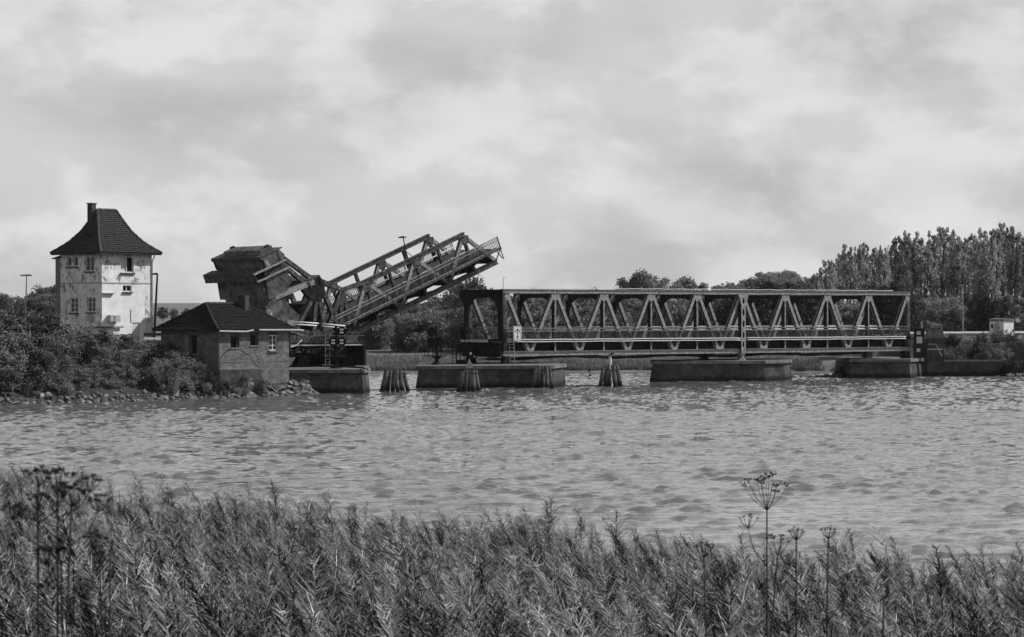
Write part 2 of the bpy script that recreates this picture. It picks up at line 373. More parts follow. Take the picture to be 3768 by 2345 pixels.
def wave(x, y):
    z = np.zeros_like(x); gust = np.clip(1.0 + 0.35 * vnoise(x, y, 0.35, 4) + 0.30 * vnoise(x, y * 2.0, 1.1, 6), 0.7, 1.5)
    for k, cx, cy, ph, amp in WV: z = z + amp * np.sin(k * (x * cx + y * cy) + ph)
    z = z * gust; c = np.maximum(z - 0.023, 0); return (0.06 + 0.52 * sstep(100, 190, y)) * z + (1.55 + 0.45 * sstep(55, 85, y) - 0.95 * sstep(100, 170, y)) * c
def water_h(x, y):
    edge = np.minimum.reduce([sstep(38, 46, y), 1 - sstep(250, 268, y), 1 - sstep(0.225 * y + 4, 0.225 * y + 8, np.abs(x))])
    return wave(x, y) * edge - 0.03 * (1 - edge) * 0
Yn = np.concatenate([np.arange(38, 46, 0.3), np.arange(46, 100, 0.11), np.arange(100, 160, 0.17), np.arange(160, 268.1, 0.33)])
Xn = np.arange(-70, 70.01, 0.22)
wme = grid_mesh('water', Xn, Yn, water_h, 'water', keep=lambda c: np.abs(c[:, 0]) < 0.225 * c[:, 1] + 8.5)
wo_ = link('water', wme); tag(wo_, kind='structure')
# the calm rest of the fjord: a frame of flat sheets round the rippled one, 3 cm lower where they overlap
flat = MB()
flat.add([(-860, -18, -0.06), (860, -18, -0.06), (860, 1680, -0.06), (-860, 1680, -0.06)], [(0, 1, 2, 3)])
fo = flat.build('water_far', 'water'); tag(fo, kind='structure')

# ---- left peninsula
SHORE = np.array([(-95, 146), (-60, 159), (-35.6, 170), (-25, 181), (-15.6, 193.2), (-14.8, 199), (-19, 222), (-50, 246), (-95, 258)])
def shore_dist(x, y, poly):
    P = np.stack([x.ravel(), y.ravel()], 1); d = np.full(len(P), 1e9); ins = np.zeros(len(P), bool); n = len(poly)
    for i in range(n):
        a, c = poly[i], poly[(i + 1) % n]; e = c - a; tt = np.clip(((P - a) @ e) / (e @ e), 0, 1)
        d = np.minimum(d, np.linalg.norm(P - (a + tt[:, None] * e), axis=1))
        cond = (a[1] > P[:, 1]) != (c[1] > P[:, 1])
        with np.errstate(divide='ignore', invalid='ignore'): xi = (c[0] - a[0]) * (P[:, 1] - a[1]) / (c[1] - a[1]) + a[0]
        ins ^= cond & (P[:, 0] < xi)
    return np.where(ins, d, -d).reshape(x.shape)
def left_h(x, y):
    d = shore_dist(x, y, SHORE); dd, vv = dv(x, y)
    h = np.interp(d, [-3, 0, 1.3, 3.5, 6, 10, 14], [-1.2, -0.1, 0.75, 1.35, 2.3, 3.6, 4.0])
    rd = sstep(-4.5, -1.5, vv) * sstep(21, 25, -dd) * (1 - sstep(20, 26, vv)) * sstep(0.5, 5, d)
    return np.maximum(h, 4.05 * rd) + 0.10 * vnoise(x, y, 1.3, 2) * (d > 0.5)
lb = link('left_bank', grid_mesh('left_bank', np.arange(-95, -12.9, 0.6), np.arange(146, 258.1, 0.7), left_h, 'soil', keep=lambda c: c[:, 2] > -1.15))
tag(lb, kind='structure')
def LH(x, y): return float(left_h(np.array([[x]], float), np.array([[y]], float))[0, 0])

# ---- far shore with the right-hand bank
def far_sy(x): return np.where(x < 30, 271 + 1.2 * np.sin(x * 0.17) + 0.7 * np.sin(x * 0.53 + 1), np.interp(x, [30, 38, 42, 120], [271, 262, 249.2, 247.5]))
def far_h(x, y):
    d = y - far_sy(x); dd, vv = dv(x, y)
    h = np.interp(d, [-4, 0, 2.5, 20, 60, 150, 400, 1400], [-1.0, -0.1, 0.55, 1.1, 2.0, 3.5, 7.0, 13.0])
    rd = sstep(0.8, 6.5, vv) * sstep(50, 53, dd) * (1 - sstep(17, 23, vv)) * sstep(0.5, 4, d)
    return np.maximum(h, 4.0 * rd) + 0.12 * vnoise(x, y, 0.9, 5) * (d > 1)
fx = np.concatenate([np.linspace(-820, -122, 36), np.arange(-120, 121, 2.0), np.linspace(122, 820, 36)])
fy = np.concatenate([np.arange(242, 330, 1.5), np.geomspace(331, 1660, 40)])
fb = link('far_bank', grid_mesh('far_bank', fx, fy, far_h, 'field', keep=lambda c: c[:, 2] > -0.9)); tag(fb, kind='structure')
def FH(x, y): return float(far_h(np.array([[x]], float), np.array([[y]], float))[0, 0])

# ---- near bank under the reeds
def reed_edge(x): return 46.8 - 0.95 * x + 1.2 * np.sin(x * 0.9) + 0.7 * np.sin(x * 2.3 + 1)
def near_h(x, y):
    q = y * 46.0 / reed_edge(x)
    return np.interp(q, [-12, 0, 6, 12, 18, 30, 46, 50, 53], [4.95, 4.85, 4.2, 2.95, 2.0, 1.15, 0.25, -0.1, -0.7]) + 0.06 * vnoise(x, y, 2.0, 9)
nb = link('near_bank', grid_mesh('near_bank', np.arange(-32, 32.1, 0.8), np.arange(-14, 84, 0.8), near_h, 'soil', keep=lambda c: c[:, 2] > -0.55)); tag(nb, kind='structure')

# ---- roads on the two causeways (thin sheets over the terrain)
def road(name, d0, d1, v0, v1, z):
    m = MB(); n = 12
    for i in range(n):
        a, c = d0 + (d1 - d0) * i / n, d0 + (d1 - d0) * (i + 1) / n
        m.add([bw(a, v0, z), bw(c, v0, z), bw(c, v1, z), bw(a, v1, z)], [(0, 1, 2, 3)])
    tag(m.build(name, 'road'), kind='structure')
road('road', -75, -25.2, 0.2, 5.2, 4.19); road('road_right', 55, 95, 7.6, 13, 4.14)
# ================================================================== PIERS
def pier(name, label, poly, top, cat='bridge pier', flare=1.035, cap=True):
    cx = sum(p[0] for p in poly) / len(poly); cy = sum(p[1] for p in poly) / len(poly)
    t = thing(name, label, cat, (cx, cy, 0))
    m = MB(); n = len(poly); vs = []
    for z, k in ((-2.0, flare + 0.01), (0.0, flare), (top - 0.28, 1.0)):
        vs += [((x - cx) * k, (y - cy) * k, z) for x, y in poly]
    m.add(vs, [(i + r * n, (i + 1) % n + r * n, (i + 1) % n + (r + 1) * n, i + (r + 1) * n) for r in range(2) for i in range(n)])
    m.build('shaft', 'pier_stone', t)
    if cap:
        m = MB(); sc_ = []
        for x, y in poly:
            v = Vector((x - cx, y - cy)); v = v + v.normalized() * 0.28; sc_.append((v.x, v.y))
        m.prism(sc_, top - 0.28, top, 'xy'); m.build('cap_slab', 'concrete_cap', t)
    return t
PT = 1.92
pier('bascule_pier', 'dark stone pier under the raised bascule leaf, next to the brick hut', [(-23.5, 193.0), (-12.02, 195.6), (-11.66, 198.2), (-12.6, 212.5), (-25, 211)], PT)
pier('landing_pier', 'dark stone pier carrying the left end of the truss bridge', [(-7.95, 208.0), (2.6, 210.2), (3.5, 211.0), (4.6, 217), (1.5, 224), (-8.2, 222.5)], PT)
pier('middle_pier', 'stone pier with pale right end under the middle of the truss bridge', [(13.05, 227.3), (23.75, 230.4), (25.85, 232.4), (26.9, 236.5), (26.3, 241), (13.9, 239.5)], PT + 0.02)
pier('abutment_pier', 'stone abutment block under the right end of the truss bridge', [(33.3, 240.6), (39.2, 241.2), (41.2, 246.6), (39.2, 255), (33.5, 253)], PT - 0.05)

# retaining wall of the right bank
rw = thing('retaining_wall', 'stained concrete retaining wall at the water right of the truss bridge', 'wall', (41.3, 247, 0))
m = MB()
pts = [(41.3, 247.6), (45, 248.2), (50.2, 248.6)]
for (x0, y0), (x1, y1) in zip(pts[:-1], pts[1:]):
    m.prism([(x0 - 41.3, y0 - 247), (x1 - 41.3, y1 - 247), (x1 - 41.3, y1 - 246.3), (x0 - 41.3, y0 - 246.3)], -1.0, 1.45, 'xy')
m.build('wall_panel', 'pier_stone', rw)
m = MB()
for (x0, y0), (x1, y1) in zip(pts[:-1], pts[1:]):
    m.prism([(x0 - 41.3, y0 - 247.1), (x1 - 41.3, y1 - 247.1), (x1 - 41.3, y1 - 246.2), (x0 - 41.3, y0 - 246.2)], 1.453, 1.62, 'xy')
m.build('coping', 'concrete_cap', rw)

# ================================================================== FIXED TRUSS BRIDGE, local axes: x along the bridge, y across (away), z up
LB = 49.8; NP = 9; PB = LB / NP; WB = 5.4; ZT = 8.54; ZB = 2.62; ZD = 3.98
TB = thing('truss_bridge', 'long riveted steel truss bridge standing level across the water', 'bridge', (BO[0], BO[1], 0), (0, 0, TH))
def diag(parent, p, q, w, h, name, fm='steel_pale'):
    m = MB(); m.beam(p, q, 0.05, h - 0.05, (0, 1, 0)); o = m.build(name, 'steel_dark', parent)  # dark web and paler flanges: shade and sun put into the steel colours
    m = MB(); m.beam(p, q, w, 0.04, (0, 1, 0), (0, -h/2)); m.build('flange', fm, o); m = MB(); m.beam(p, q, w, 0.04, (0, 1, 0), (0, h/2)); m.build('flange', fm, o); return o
for v in (0.0, WB):
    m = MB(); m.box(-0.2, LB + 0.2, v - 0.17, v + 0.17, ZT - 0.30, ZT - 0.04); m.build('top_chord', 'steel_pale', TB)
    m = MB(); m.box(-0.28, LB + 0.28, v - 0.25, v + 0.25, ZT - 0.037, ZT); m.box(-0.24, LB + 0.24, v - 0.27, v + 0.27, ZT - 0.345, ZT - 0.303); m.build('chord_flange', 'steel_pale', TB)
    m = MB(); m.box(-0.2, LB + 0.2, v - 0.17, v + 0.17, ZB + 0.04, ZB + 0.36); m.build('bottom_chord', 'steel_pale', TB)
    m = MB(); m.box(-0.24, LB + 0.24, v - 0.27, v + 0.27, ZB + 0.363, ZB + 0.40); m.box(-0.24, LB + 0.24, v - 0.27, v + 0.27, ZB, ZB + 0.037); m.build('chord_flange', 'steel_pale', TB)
    for k in range(NP):
        bn = ((k + 0.5) * PB, v, ZB + 0.42)
        for a, s in ((k * PB + 0.18, 1), ((k + 1) * PB - 0.18, -1)):
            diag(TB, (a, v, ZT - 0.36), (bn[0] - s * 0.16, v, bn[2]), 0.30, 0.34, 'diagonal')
        w = 0.55 if 3 < k < 7 else 0.34                        # bottom gusset, fish-tail shaped
        for s in (-0.19, 0.19):
            m = MB(); m.prism([(bn[0] - w * 0.85, bn[2] + 0.0), (bn[0] + w * 0.85, bn[2] + 0.0), (bn[0] + w, bn[2] + 0.58), (bn[0] + w * 0.62, bn[2] + 0.55),
                               (bn[0] + 0.15, bn[2] + 0.22), (bn[0] - 0.15, bn[2] + 0.22), (bn[0] - w * 0.62, bn[2] + 0.55), (bn[0] - w, bn[2] + 0.58)], v + s - 0.012, v + s + 0.012)
            m.build('gusset', 'steel_pale', TB)
    for k in range(NP + 1):
        x = k * PB
        for s in (-0.195, 0.195):
            m = MB(); lo = -0.5 if k else -0.05; hi = 0.5 if k < NP else 0.05
            m.prism([(x + lo, ZT - 0.35), (x + lo * 0.75, ZT - 0.9), (x + lo * 0.3, ZT - 1.0), (x + hi * 0.3, ZT - 1.0), (x + hi * 0.75, ZT - 0.9), (x + hi, ZT - 0.35)][:], v + s - 0.012, v + s + 0.012)
            m.build('gusset', 'steel_pale', TB)
# transverse arched frames: web plate coloured as shaded + slim face flanges coloured as sunlit
def arch_hole(v0, v1, z0, zs, zt, r):
    p = [(v0, z0), (v1, z0), (v1, zs)]
    for i in range(1, 8): a = math.pi / 2 * i / 8; p.append((v1 - r + r * math.cos(a), zs + (zt - zs) * math.sin(a)))
    p += [(v1 - r, zt), (v0 + r, zt)]
    for i in range(1, 8): a = math.pi / 2 * i / 8; p.append((v0 + r - r * math.sin(a), zs + (zt - zs) * math.cos(a)))
    p.append((v0, zs)); return p
zf0 = ZB + 0.41; zf1 = ZT - 0.36
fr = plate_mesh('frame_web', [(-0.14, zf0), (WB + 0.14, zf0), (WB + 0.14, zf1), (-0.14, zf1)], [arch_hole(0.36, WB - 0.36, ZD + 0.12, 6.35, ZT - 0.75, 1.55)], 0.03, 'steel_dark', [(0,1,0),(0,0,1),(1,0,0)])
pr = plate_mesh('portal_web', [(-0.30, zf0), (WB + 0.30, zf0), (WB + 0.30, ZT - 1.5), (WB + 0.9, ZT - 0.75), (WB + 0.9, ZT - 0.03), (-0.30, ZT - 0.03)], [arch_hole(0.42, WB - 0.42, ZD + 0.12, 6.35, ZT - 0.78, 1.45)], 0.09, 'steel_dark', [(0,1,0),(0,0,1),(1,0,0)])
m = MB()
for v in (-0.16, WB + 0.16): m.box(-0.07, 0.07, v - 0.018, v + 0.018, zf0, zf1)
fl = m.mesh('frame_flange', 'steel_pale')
ep = MB(); ep.box(-0.22, 0.22, -0.19, 0.19, ZB + 0.41, ZT - 0.36)
epm = ep.mesh('end_post', 'steel')
for k in range(NP + 1):
    x = k * PB
    o = link('cross_frame', pr if k in (0,) else fr, TB); o.location.x = x - (0.31 if k == 0 else 0)
    if k in (0, NP):
        for v in (0, WB): link('end_post', epm, TB).location = (x, v, 0)
    else: link('post_flange', fl, TB).location.x = x
# top cross beams, sway laterals
for k in range(NP):
    m = MB(); m.beam((k*PB, 0.2, ZT-0.22), ((k+1)*PB, WB-0.2, ZT-0.22), 0.12, 0.12, (0,0,1)); m.build('lateral_brace', 'steel_dark', TB)
# heavy posts with oval holes over the middle pier
ov = lambda cx, cz, a, c: [(cx + a*math.cos(2*math.pi*i/16), cz + c*math.sin(2*math.pi*i/16)) for i in range(16)]
hp = plate_mesh('heavy_post', [(-0.27, ZB - 0.02), (0.27, ZB - 0.02), (0.27, ZT-1.4), (0.62, ZT - 0.40), (0.5, ZT - 0.36), (-0.5, ZT - 0.36), (-0.62, ZT - 0.40), (-0.27, ZT - 1.4)],
                [ov(0, z, 0.13, 0.34) for z in (7.6, 6.5, 5.4, 4.35)] + [ov(0, 3.45, 0.13, 0.28)], 0.05, 'steel_pale', [(1,0,0),(0,0,1),(0,-1,0)])
for v in (-0.40, WB + 0.40):
    o = link('heavy_post', hp, TB); o.location = (5*PB, v, 0)
for v in (-0.2, WB + 0.2):
    m = MB()
    for s in (-0.26, 0.26): m.box(5*PB+s-0.02, 5*PB+s+0.02, v-0.17, v+0.17, ZB-0.01, ZT-0.5)
    m.build('post_side_plate', 'steel_dark', TB)
# floor
for k in range(NP * 2 + 1):
    x = k * PB / 2; m = MB(); m.ibeam((x, 0.2, 3.42), (x, WB - 0.2, 3.42), 0.22, 0.72, (0,0,1), 0.03); m.build('cross_girder', 'steel_dark', TB)
for v in (0.55, 1.95, 3.45, 4.85):
    m = MB(); m.box(-0.1, LB + 0.1, v - 0.04, v + 0.04, 3.10, 3.86); m.build('stringer', 'steel_dark', TB)
m = MB(); m.box(-0.25, LB + 0.25, 0.22, WB - 0.22, 3.87, ZD); m.build('deck_plate', 'deck', TB)
for v in (1.95, 3.45):
    m = MB(); m.box(-0.2, LB + 0.2, v - 0.035, v + 0.035, ZD, ZD + 0.13); m.build('rail', 'steel', TB)
for v, zz in ((-0.26, 0), (WB + 0.26, 0)):
    m = MB()
    for i in range(int(LB / 0.16)): x = 0.1 + i * 0.16; m.box(x - 0.017, x + 0.017, v - 0.014, v + 0.014, ZD + 0.13, ZD + 0.80)
    g = m.build('baluster_row', 'steel', TB); g['kind'] = 'stuff'
    for z, h in ((0.80, 0.045), (0.12, 0.035), (1.04, 0.05)):
        m = MB(); m.box(0, LB, v - 0.025, v + 0.025, ZD + z, ZD + z + h); m.build('handrail', 'steel_pale', TB)
    for i in range(NP * 2 + 1):
        x = i * PB / 2; m = MB(); m.box(x - 0.03, x + 0.03, v - 0.03, v + 0.03, ZD - 0.02, ZD + 1.1); m.build('railing_post', 'steel', TB)
m = MB(); m.box(-0.1, LB + 0.1, -0.31, -0.23, ZD - 0.17, ZD + 0.10); m.box(-0.1, LB+0.1, WB+0.23, WB+0.31, ZD-0.30, ZD+0.10); m.build('fascia', 'steel_dark', TB)
for z, r_ in ((ZD + 0.06, 0.036), (ZD - 0.12, 0.036)):
    for a, c in ((0.0, 5*PB - 0.3), (5*PB + 0.3, LB - 0.6)):
        m = MB(); n_ = 40
        m.tube([(a + (c - a) * i / n_, -0.37, z + 0.015 * math.sin(i * 0.9)) for i in range(n_ + 1)], r_, 8); m.build('service_pipe', 'white_paint', TB, True)
for v in (0.9, 4.7):
    for z in (4.85, 5.12):
        m = MB(); m.tube([(0.3, v, z), (LB - 0.3, v, z)], 0.045, 8); m.build('guard_rail', 'grey_paint', TB, True)
m = MB(); n_ = 60; m.tube([(3.0 + (LB - 5) * i / n_, 0.05, ZT + 0.10 + 0.02 * math.sin(i * 1.7)) for i in range(n_ + 1)], 0.03, 6); m.build('chord_cable', 'white_paint', TB, True)
for k in range(NP):
    for s in (0, 1):
        m = MB(); m.beam((k*PB, 0.1 if s else WB-0.1, ZB + 0.2), ((k+1)*PB, WB-0.1 if s else 0.1, ZB + 0.2), 0.14, 0.1, (0,0,1), (0, 0.11*s)); m.build('lateral_brace', 'steel_dark', TB)
# sagging protective sheet slung under the deck
nx_, ny_ = 110, 6; V = []
for i in range(nx_ + 1):
    x = 0.8 + (LB - 5.0) * i / nx_
    for j in range(ny_ + 1):
        y = 0.9 + (WB - 0.6) * j / ny_; ph = x / 2.75 * math.pi
        V.append((x, y, ZB - 0.02 - 0.16 * (j / ny_) - (0.30 * abs(math.sin(ph + 0.4 * j / ny_)) + 0.10 * math.sin(x * 0.5)) * math.sin(math.pi * (0.25 + 0.6 * j / ny_))))
link('protective_sheet', np_mesh('protective_sheet', V, [(i*(ny_+1)+j, (i+1)*(ny_+1)+j, (i+1)*(ny_+1)+j+1, i*(ny_+1)+j+1) for i in range(nx_) for j in range(ny_)], 'deck', True), TB)
# bearings
for x, v, mm in ((5*PB, 0, 'steel_pale'), (5*PB, WB, 'steel_dark')):
    m = MB()
    m.prism([(x-0.36, ZB), (x+0.36, ZB), (x+0.07, ZB-0.32), (x+0.42, PT+0.03), (x+0.22, PT+0.03), (x+0.0, ZB-0.5), (x-0.22, PT+0.03), (x-0.42, PT+0.03), (x-0.07, ZB-0.32)], v-0.3, v+0.3)
    m.box(x-0.5, x+0.5, v-0.35, v+0.35, PT-0.02, PT+0.06)
    m.build('rocker_bearing', mm, TB)
for x, v in ((0.2, 0), (0.2, WB), (LB-0.3, 0), (LB-0.3, WB)):
    m = MB(); m.prism([(x-0.25, ZB-0.01), (x+0.25, ZB-0.01), (x+0.45, PT-0.04), (x-0.45, PT-0.04)], v-0.32, v+0.32); m.build('bearing', 'steel_dark', TB)
# end of the deck: girder block, service platform, cabinet, railing
m = MB(); m.box(-0.62, -0.40, -0.2, WB + 0.2, ZB - 0.1, 3.78); m.build('end_girder', 'steel_dark', TB)
m = MB(); m.box(-1.55, -0.45, -0.3, WB + 0.7, 3.80, 3.90); m.build('end_platform', 'steel_dark', TB)
m = MB(); m.box(-1.60, -1.56, 0.3, WB - 0.9, 3.83, 4.07); m.build('toe_board', 'white_paint', TB)
m = MB()
for z in (4.25, 4.6, 4.95): m.tube([(-0.5, WB + 0.68, z), (-1.52, WB + 0.68, z), (-1.52, -0.2, z)], 0.025, 6)
for v in np.linspace(-0.2, WB + 0.68, 9): m.tube([(-1.52, v, 3.9), (-1.52, v, 4.96)], 0.025, 6)
m.build('platform_railing', 'steel_dark', TB)
m = MB(); m.box(-1.3, -0.8, WB - 1.4, WB - 0.4, 3.9, 5.2); m.build('cabinet', 'steel_dark', TB)
for q in ((-0.9, -0.65, 0.6, 1.4, 2.5, 3.2), (-1.0, -0.65, 3.2, 4.4, 2.4, 3.1)):
    m = MB(); m.box(*q); m.build('lock_gear', 'steel_dark', TB)
m = MB(); m.tube([(-0.1, 0, ZT), (-0.1, 0, ZT + 0.95), (-0.06, 0, ZT + 1.03), (0.06, 0, ZT + 1.05), (0.12, 0, ZT + 0.98)], 0.03, 6); m.build('lightning_rod', 'grey_paint', TB)
# inspection ladders
def ladder(name, label, p, h, w, m_, parent=None, lean=(0, 0), yaw=TH, step=0.28):
    t = parent or thing(name, label, 'ladder', p, (0, 0, yaw)); m = MB(); off = Vector((0,0,0)) if not parent else Vector(p)
    for s in (-w/2, w/2): m.tube([off + Vector((s, 0, 0)), off + Vector((s + lean[0], lean[1], h))], 0.028, 6)
    if parent:
        for i in range(1, int(h/step)): m.tube([off + Vector((-w/2 + lean[0]*i*step/h, 0, i*step)), off + Vector((w/2 + lean[0]*i*step/h, 0, i*step))], 0.018, 5)
        return m.build('ladder', m_, parent)
    m.build('ladder_rails', m_, t)
    for i in range(1, int(h/step)):
        q = MB(); q.tube([(-w/2 + lean[0]*i*step/h, lean[1]*i*step/h, i*step), (w/2 + lean[0]*i*step/h, lean[1]*i*step/h, i*step)], 0.018, 5); q.build('rung', m_, t)
    return t
ladder('', '', (-0.5, WB - 4.9, 4.4), 3.6, 0.4, 'steel_dark', TB)
ladder('access_ladder', 'pale steel ladder from the landing pier up to the truss bridge sign', at(1886, 1339, 214), 3.4, 0.42, 'grey_paint', lean=(-0.16, 0.1), yaw=R(12))
ladder('access_ladder', 'dark free-standing ladder left of the truss bridge portal on the pier', at(1672, 1340, 216), 2.95, 0.40, 'black_paint', yaw=R(5))
# stair cage left of the portal
sg = thing('service_stage', 'dark railed service stage with gear box left of the truss portal', 'platform', at(1700, 1345, 216.5), (0, 0, R(5)))
m = MB(); m.box(-0.55, 0.6, -0.5, 0.5, 1.18, 1.26); m.box(-0.45, 0.5, -0.4, 0.4, 0.1, 0.5); m.build('floor', 'steel_dark', sg)
m = MB(); m.box(-0.45, 0.45, -0.35, 0.35, 1.26, 1.95); m.build('gear_box', 'steel_dark', sg)
for x in (-0.55, -0.2, 0.2, 0.6):
    m = MB(); m.tube([(x, -0.5, 0), (x, -0.5, 2.3)], 0.03, 6); m.build('post', 'steel_dark', sg)
for z in (1.75, 2.3):
    m = MB(); m.tube([(-0.55, -0.5, z), (0.6, -0.5, z)], 0.028, 6); m.build('handrail', 'steel_dark', sg)
# white board with the anchor sign
sb = thing('anchor_sign', 'white board with a black upturned anchor on the truss bridge railing', 'sign', bw(1.05, -0.55, 3.95), (0, 0, TH))
m = MB(); m.box(-0.42, 0.42, -0.03, 0.03, 0.0, 1.30); m.build('board', 'white_paint', sb)
m = MB(); m.box(-0.36, 0.36, -0.036, -0.031, 0.05, 0.07); m.box(-0.36, 0.36, -0.036, -0.031, 1.23, 1.25); m.box(-0.36, -0.34, -0.036, -0.031, 0.07, 1.23); m.box(0.34, 0.36, -0.036, -0.031, 0.07, 1.23); m.build('border', 'black_paint', sb)
m = MB(); m.box(-0.035, 0.035, -0.038, -0.031, 0.26, 1.02); m.box(-0.13, 0.13, -0.039, -0.0315, 0.34, 0.40)
arc = [(0.24*math.cos(a), 0.82 + 0.2*math.sin(a)) for a in np.linspace(math.pi, 0, 13)]
for (a, c), (e, f_) in zip(arc[:-1], arc[1:]): m.add([(a*0.82, -0.0395, c-0.04), (e*0.82, -0.0395, f_-0.04), (e, -0.0395, f_+0.03), (a, -0.0395, c+0.03)], [(0,1,2,3)])
m.add([(-0.28,-0.0395,0.76),(-0.14,-0.0395,0.80),(-0.22,-0.0395,0.92)], [(0,1,2)]); m.add([(0.28,-0.0395,0.76),(0.22,-0.0395,0.92),(0.14,-0.0395,0.80)], [(0,1,2)])
ring = [(0.075*math.cos(a), 0.20 + 0.075*math.sin(a)) for a in np.linspace(0, 2*math.pi, 13)]
for (a, c), (e, f_) in zip(ring[:-1], ring[1:]): m.add([(a*0.6, -0.0395, 0.20+(c-0.20)*0.6), (a, -0.0395, c), (e, -0.0395, f_), (e*0.6, -0.0395, 0.20+(f_-0.20)*0.6)], [(0,1,2,3)])
m.build('anchor_symbol', 'black_paint', sb)

# ================================================================== RAISED BASCULE LEAF, local axes: x along leaf, y across, z normal to it, origin at the near hub
PHI = R(22.6); HUB = bw(-19.85, 0, 8.97)
BL = thing('bascule_leaf', 'raised bascule bridge leaf with riveted trusses and a huge counterweight', 'drawbridge', HUB, (0, -PHI, TH))
TN = [4.9, 10.3, 15.8]; BN = [2.1, 7.5, 12.9, 18.15]; tT, tB, tD = -1.95, -5.5, -4.25
for v in (0.0, WB):
    m = MB(); m.box(4.9, 15.95, v-0.17, v+0.17, tT-0.16, tT+0.12); m.box(4.9, 16.0, v-0.26, v+0.26, tT+0.123, tT+0.16); m.box(4.9, 15.9, v-0.26, v+0.26, tT-0.20, tT-0.163); m.build('top_chord', 'steel', BL)
    m = MB(); m.ibeam((2.5, v, -1.72), (4.9, v, tT), 0.34, 0.34, (0,1,0), 0.04); m.build('top_chord', 'steel', BL)
    m = MB(); m.box(0.2, 18.3, v-0.17, v+0.17, tB-0.15, tB+0.15); m.box(0.2, 18.35, v-0.25, v+0.25, tB+0.153, tB+0.19); m.box(0.2, 18.35, v-0.25, v+0.25, tB-0.19, tB-0.153); m.build('bottom_chord', 'steel', BL)
    segs = [((TN[i], tT-0.2), (BN[i], tB+0.2)) for i in range(3)] + [((TN[i], tT-0.2), (BN[i+1], tB+0.2)) for i in range(3)]
    for (a, c), (e, f_) in segs:
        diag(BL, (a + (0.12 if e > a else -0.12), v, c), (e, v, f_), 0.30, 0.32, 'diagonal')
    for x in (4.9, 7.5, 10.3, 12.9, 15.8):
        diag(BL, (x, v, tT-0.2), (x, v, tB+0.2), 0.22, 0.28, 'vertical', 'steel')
        m = MB(); s = 1 if v < 1 else -1
        m.prism([(v + s*0.16, tD+0.06), (v + s*0.85, tD+0.06), (v + s*0.42, tD+0.35), (v + s*0.16, tD+1.15)], x-0.02, x+0.02, 'yz'); m.build('knee_bracket', 'steel', BL)
    for x in TN + BN[:3]:
        up = x in TN; z0 = tT-0.2 if up else tB+0.2; sg_ = -1 if up else 1
        for s in (-0.19, 0.19):
            m = MB(); m.prism([(x-0.45, z0), (x+0.45, z0), (x+0.33, z0+sg_*0.55), (x+0.12, z0+sg_*0.7), (x-0.12, z0+sg_*0.7), (x-0.33, z0+sg_*0.55)], v+s-0.012, v+s+0.012); m.build('gusset', 'steel', BL)
    # hub, rolling quadrant with radial spokes
    for (a, c), (e, f_), w in (((0.5, 0.15), (2.55, -1.72), 0.34), ((2.5, -1.75), (-0.75, -4.9), 0.42), ((2.35, -1.9), (0.9, -5.3), 0.34), ((0.0, -0.9), (-2.9, -3.1), 0.32), ((0.1, -1.0), (-1.5, -4.0), 0.32),
                               ((0.3, -1.0), (-0.4, -4.35), 0.34), ((0.75, -0.9), (1.0, -4.6), 0.32), ((2.5, -1.75), (2.1, -5.3), 0.3)):
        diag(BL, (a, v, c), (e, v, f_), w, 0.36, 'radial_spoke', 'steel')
    m = MB(); m.prism([(-1.2, 0.0), (-0.5, 0.25), (0.9, 0.2), (1.05, -0.4), (0.75, -1.5), (0.1, -1.75), (-0.55, -1.45), (-0.95, -0.75)], v-0.22, v+0.22); m.build('hub_plate', 'steel_dark', BL)
    # curved rim plate from the counterweight down
    rim = [(-4.45*math.cos(a), -4.45*math.sin(a)) for a in np.linspace(R(-8), R(95), 22)]; rin = [(-2.9*math.cos(a), -2.9*math.sin(a)) for a in np.linspace(R(46), R(-8), 10)]
    rin2 = [(-4.0*math.cos(a), -4.0*math.sin(a)) for a in np.linspace(R(95), R(50), 10)]
    m = MB(); m.prism(rim + rin2 + rin, v-0.09, v+0.09); m.build('rim_plate', 'counterweight', BL)
    m = MB(); A = np.linspace(R(-8), R(95), 23)
    for i in range(22):
        p = [(-r*math.cos(a), -r*math.sin(a)) for a, r in ((A[i], 4.46), (A[i+1], 4.46), (A[i+1], 4.56), (A[i], 4.56))]
        m.prism(p, v-0.3, v+0.3)
    m.build('rolling_tread', 'steel_pale', BL)
    # arm girder from hub back to the counterweight, strut pair to its top
    m = MB(); m.ibeam((-4.6, v, 0.30), (0.2, v, 0.02), 0.5, 0.4, (0,1,0), 0.045); m.build('arm_girder', 'steel_pale', BL)
    for (a, c), (e, f_) in (((-2.35, 3.75), (0.0, 0.45)), ((-2.4, 3.1), (-0.75, 0.4))):
        m = MB(); m.ibeam((a, v, c), (e, v, f_), 0.34, 0.40, (0,1,0), 0.04); m.build('counterweight_strut', 'steel', BL)
m = MB(); m.prism([(-2.7, -3.4), (-0.9, -4.4), (0.9, -4.4), (0.7, -1.9), (-0.6, -1.7), (-2.3, -2.4)], 1.2, 4.2); m.build('drive_frame', 'steel_dark', BL)
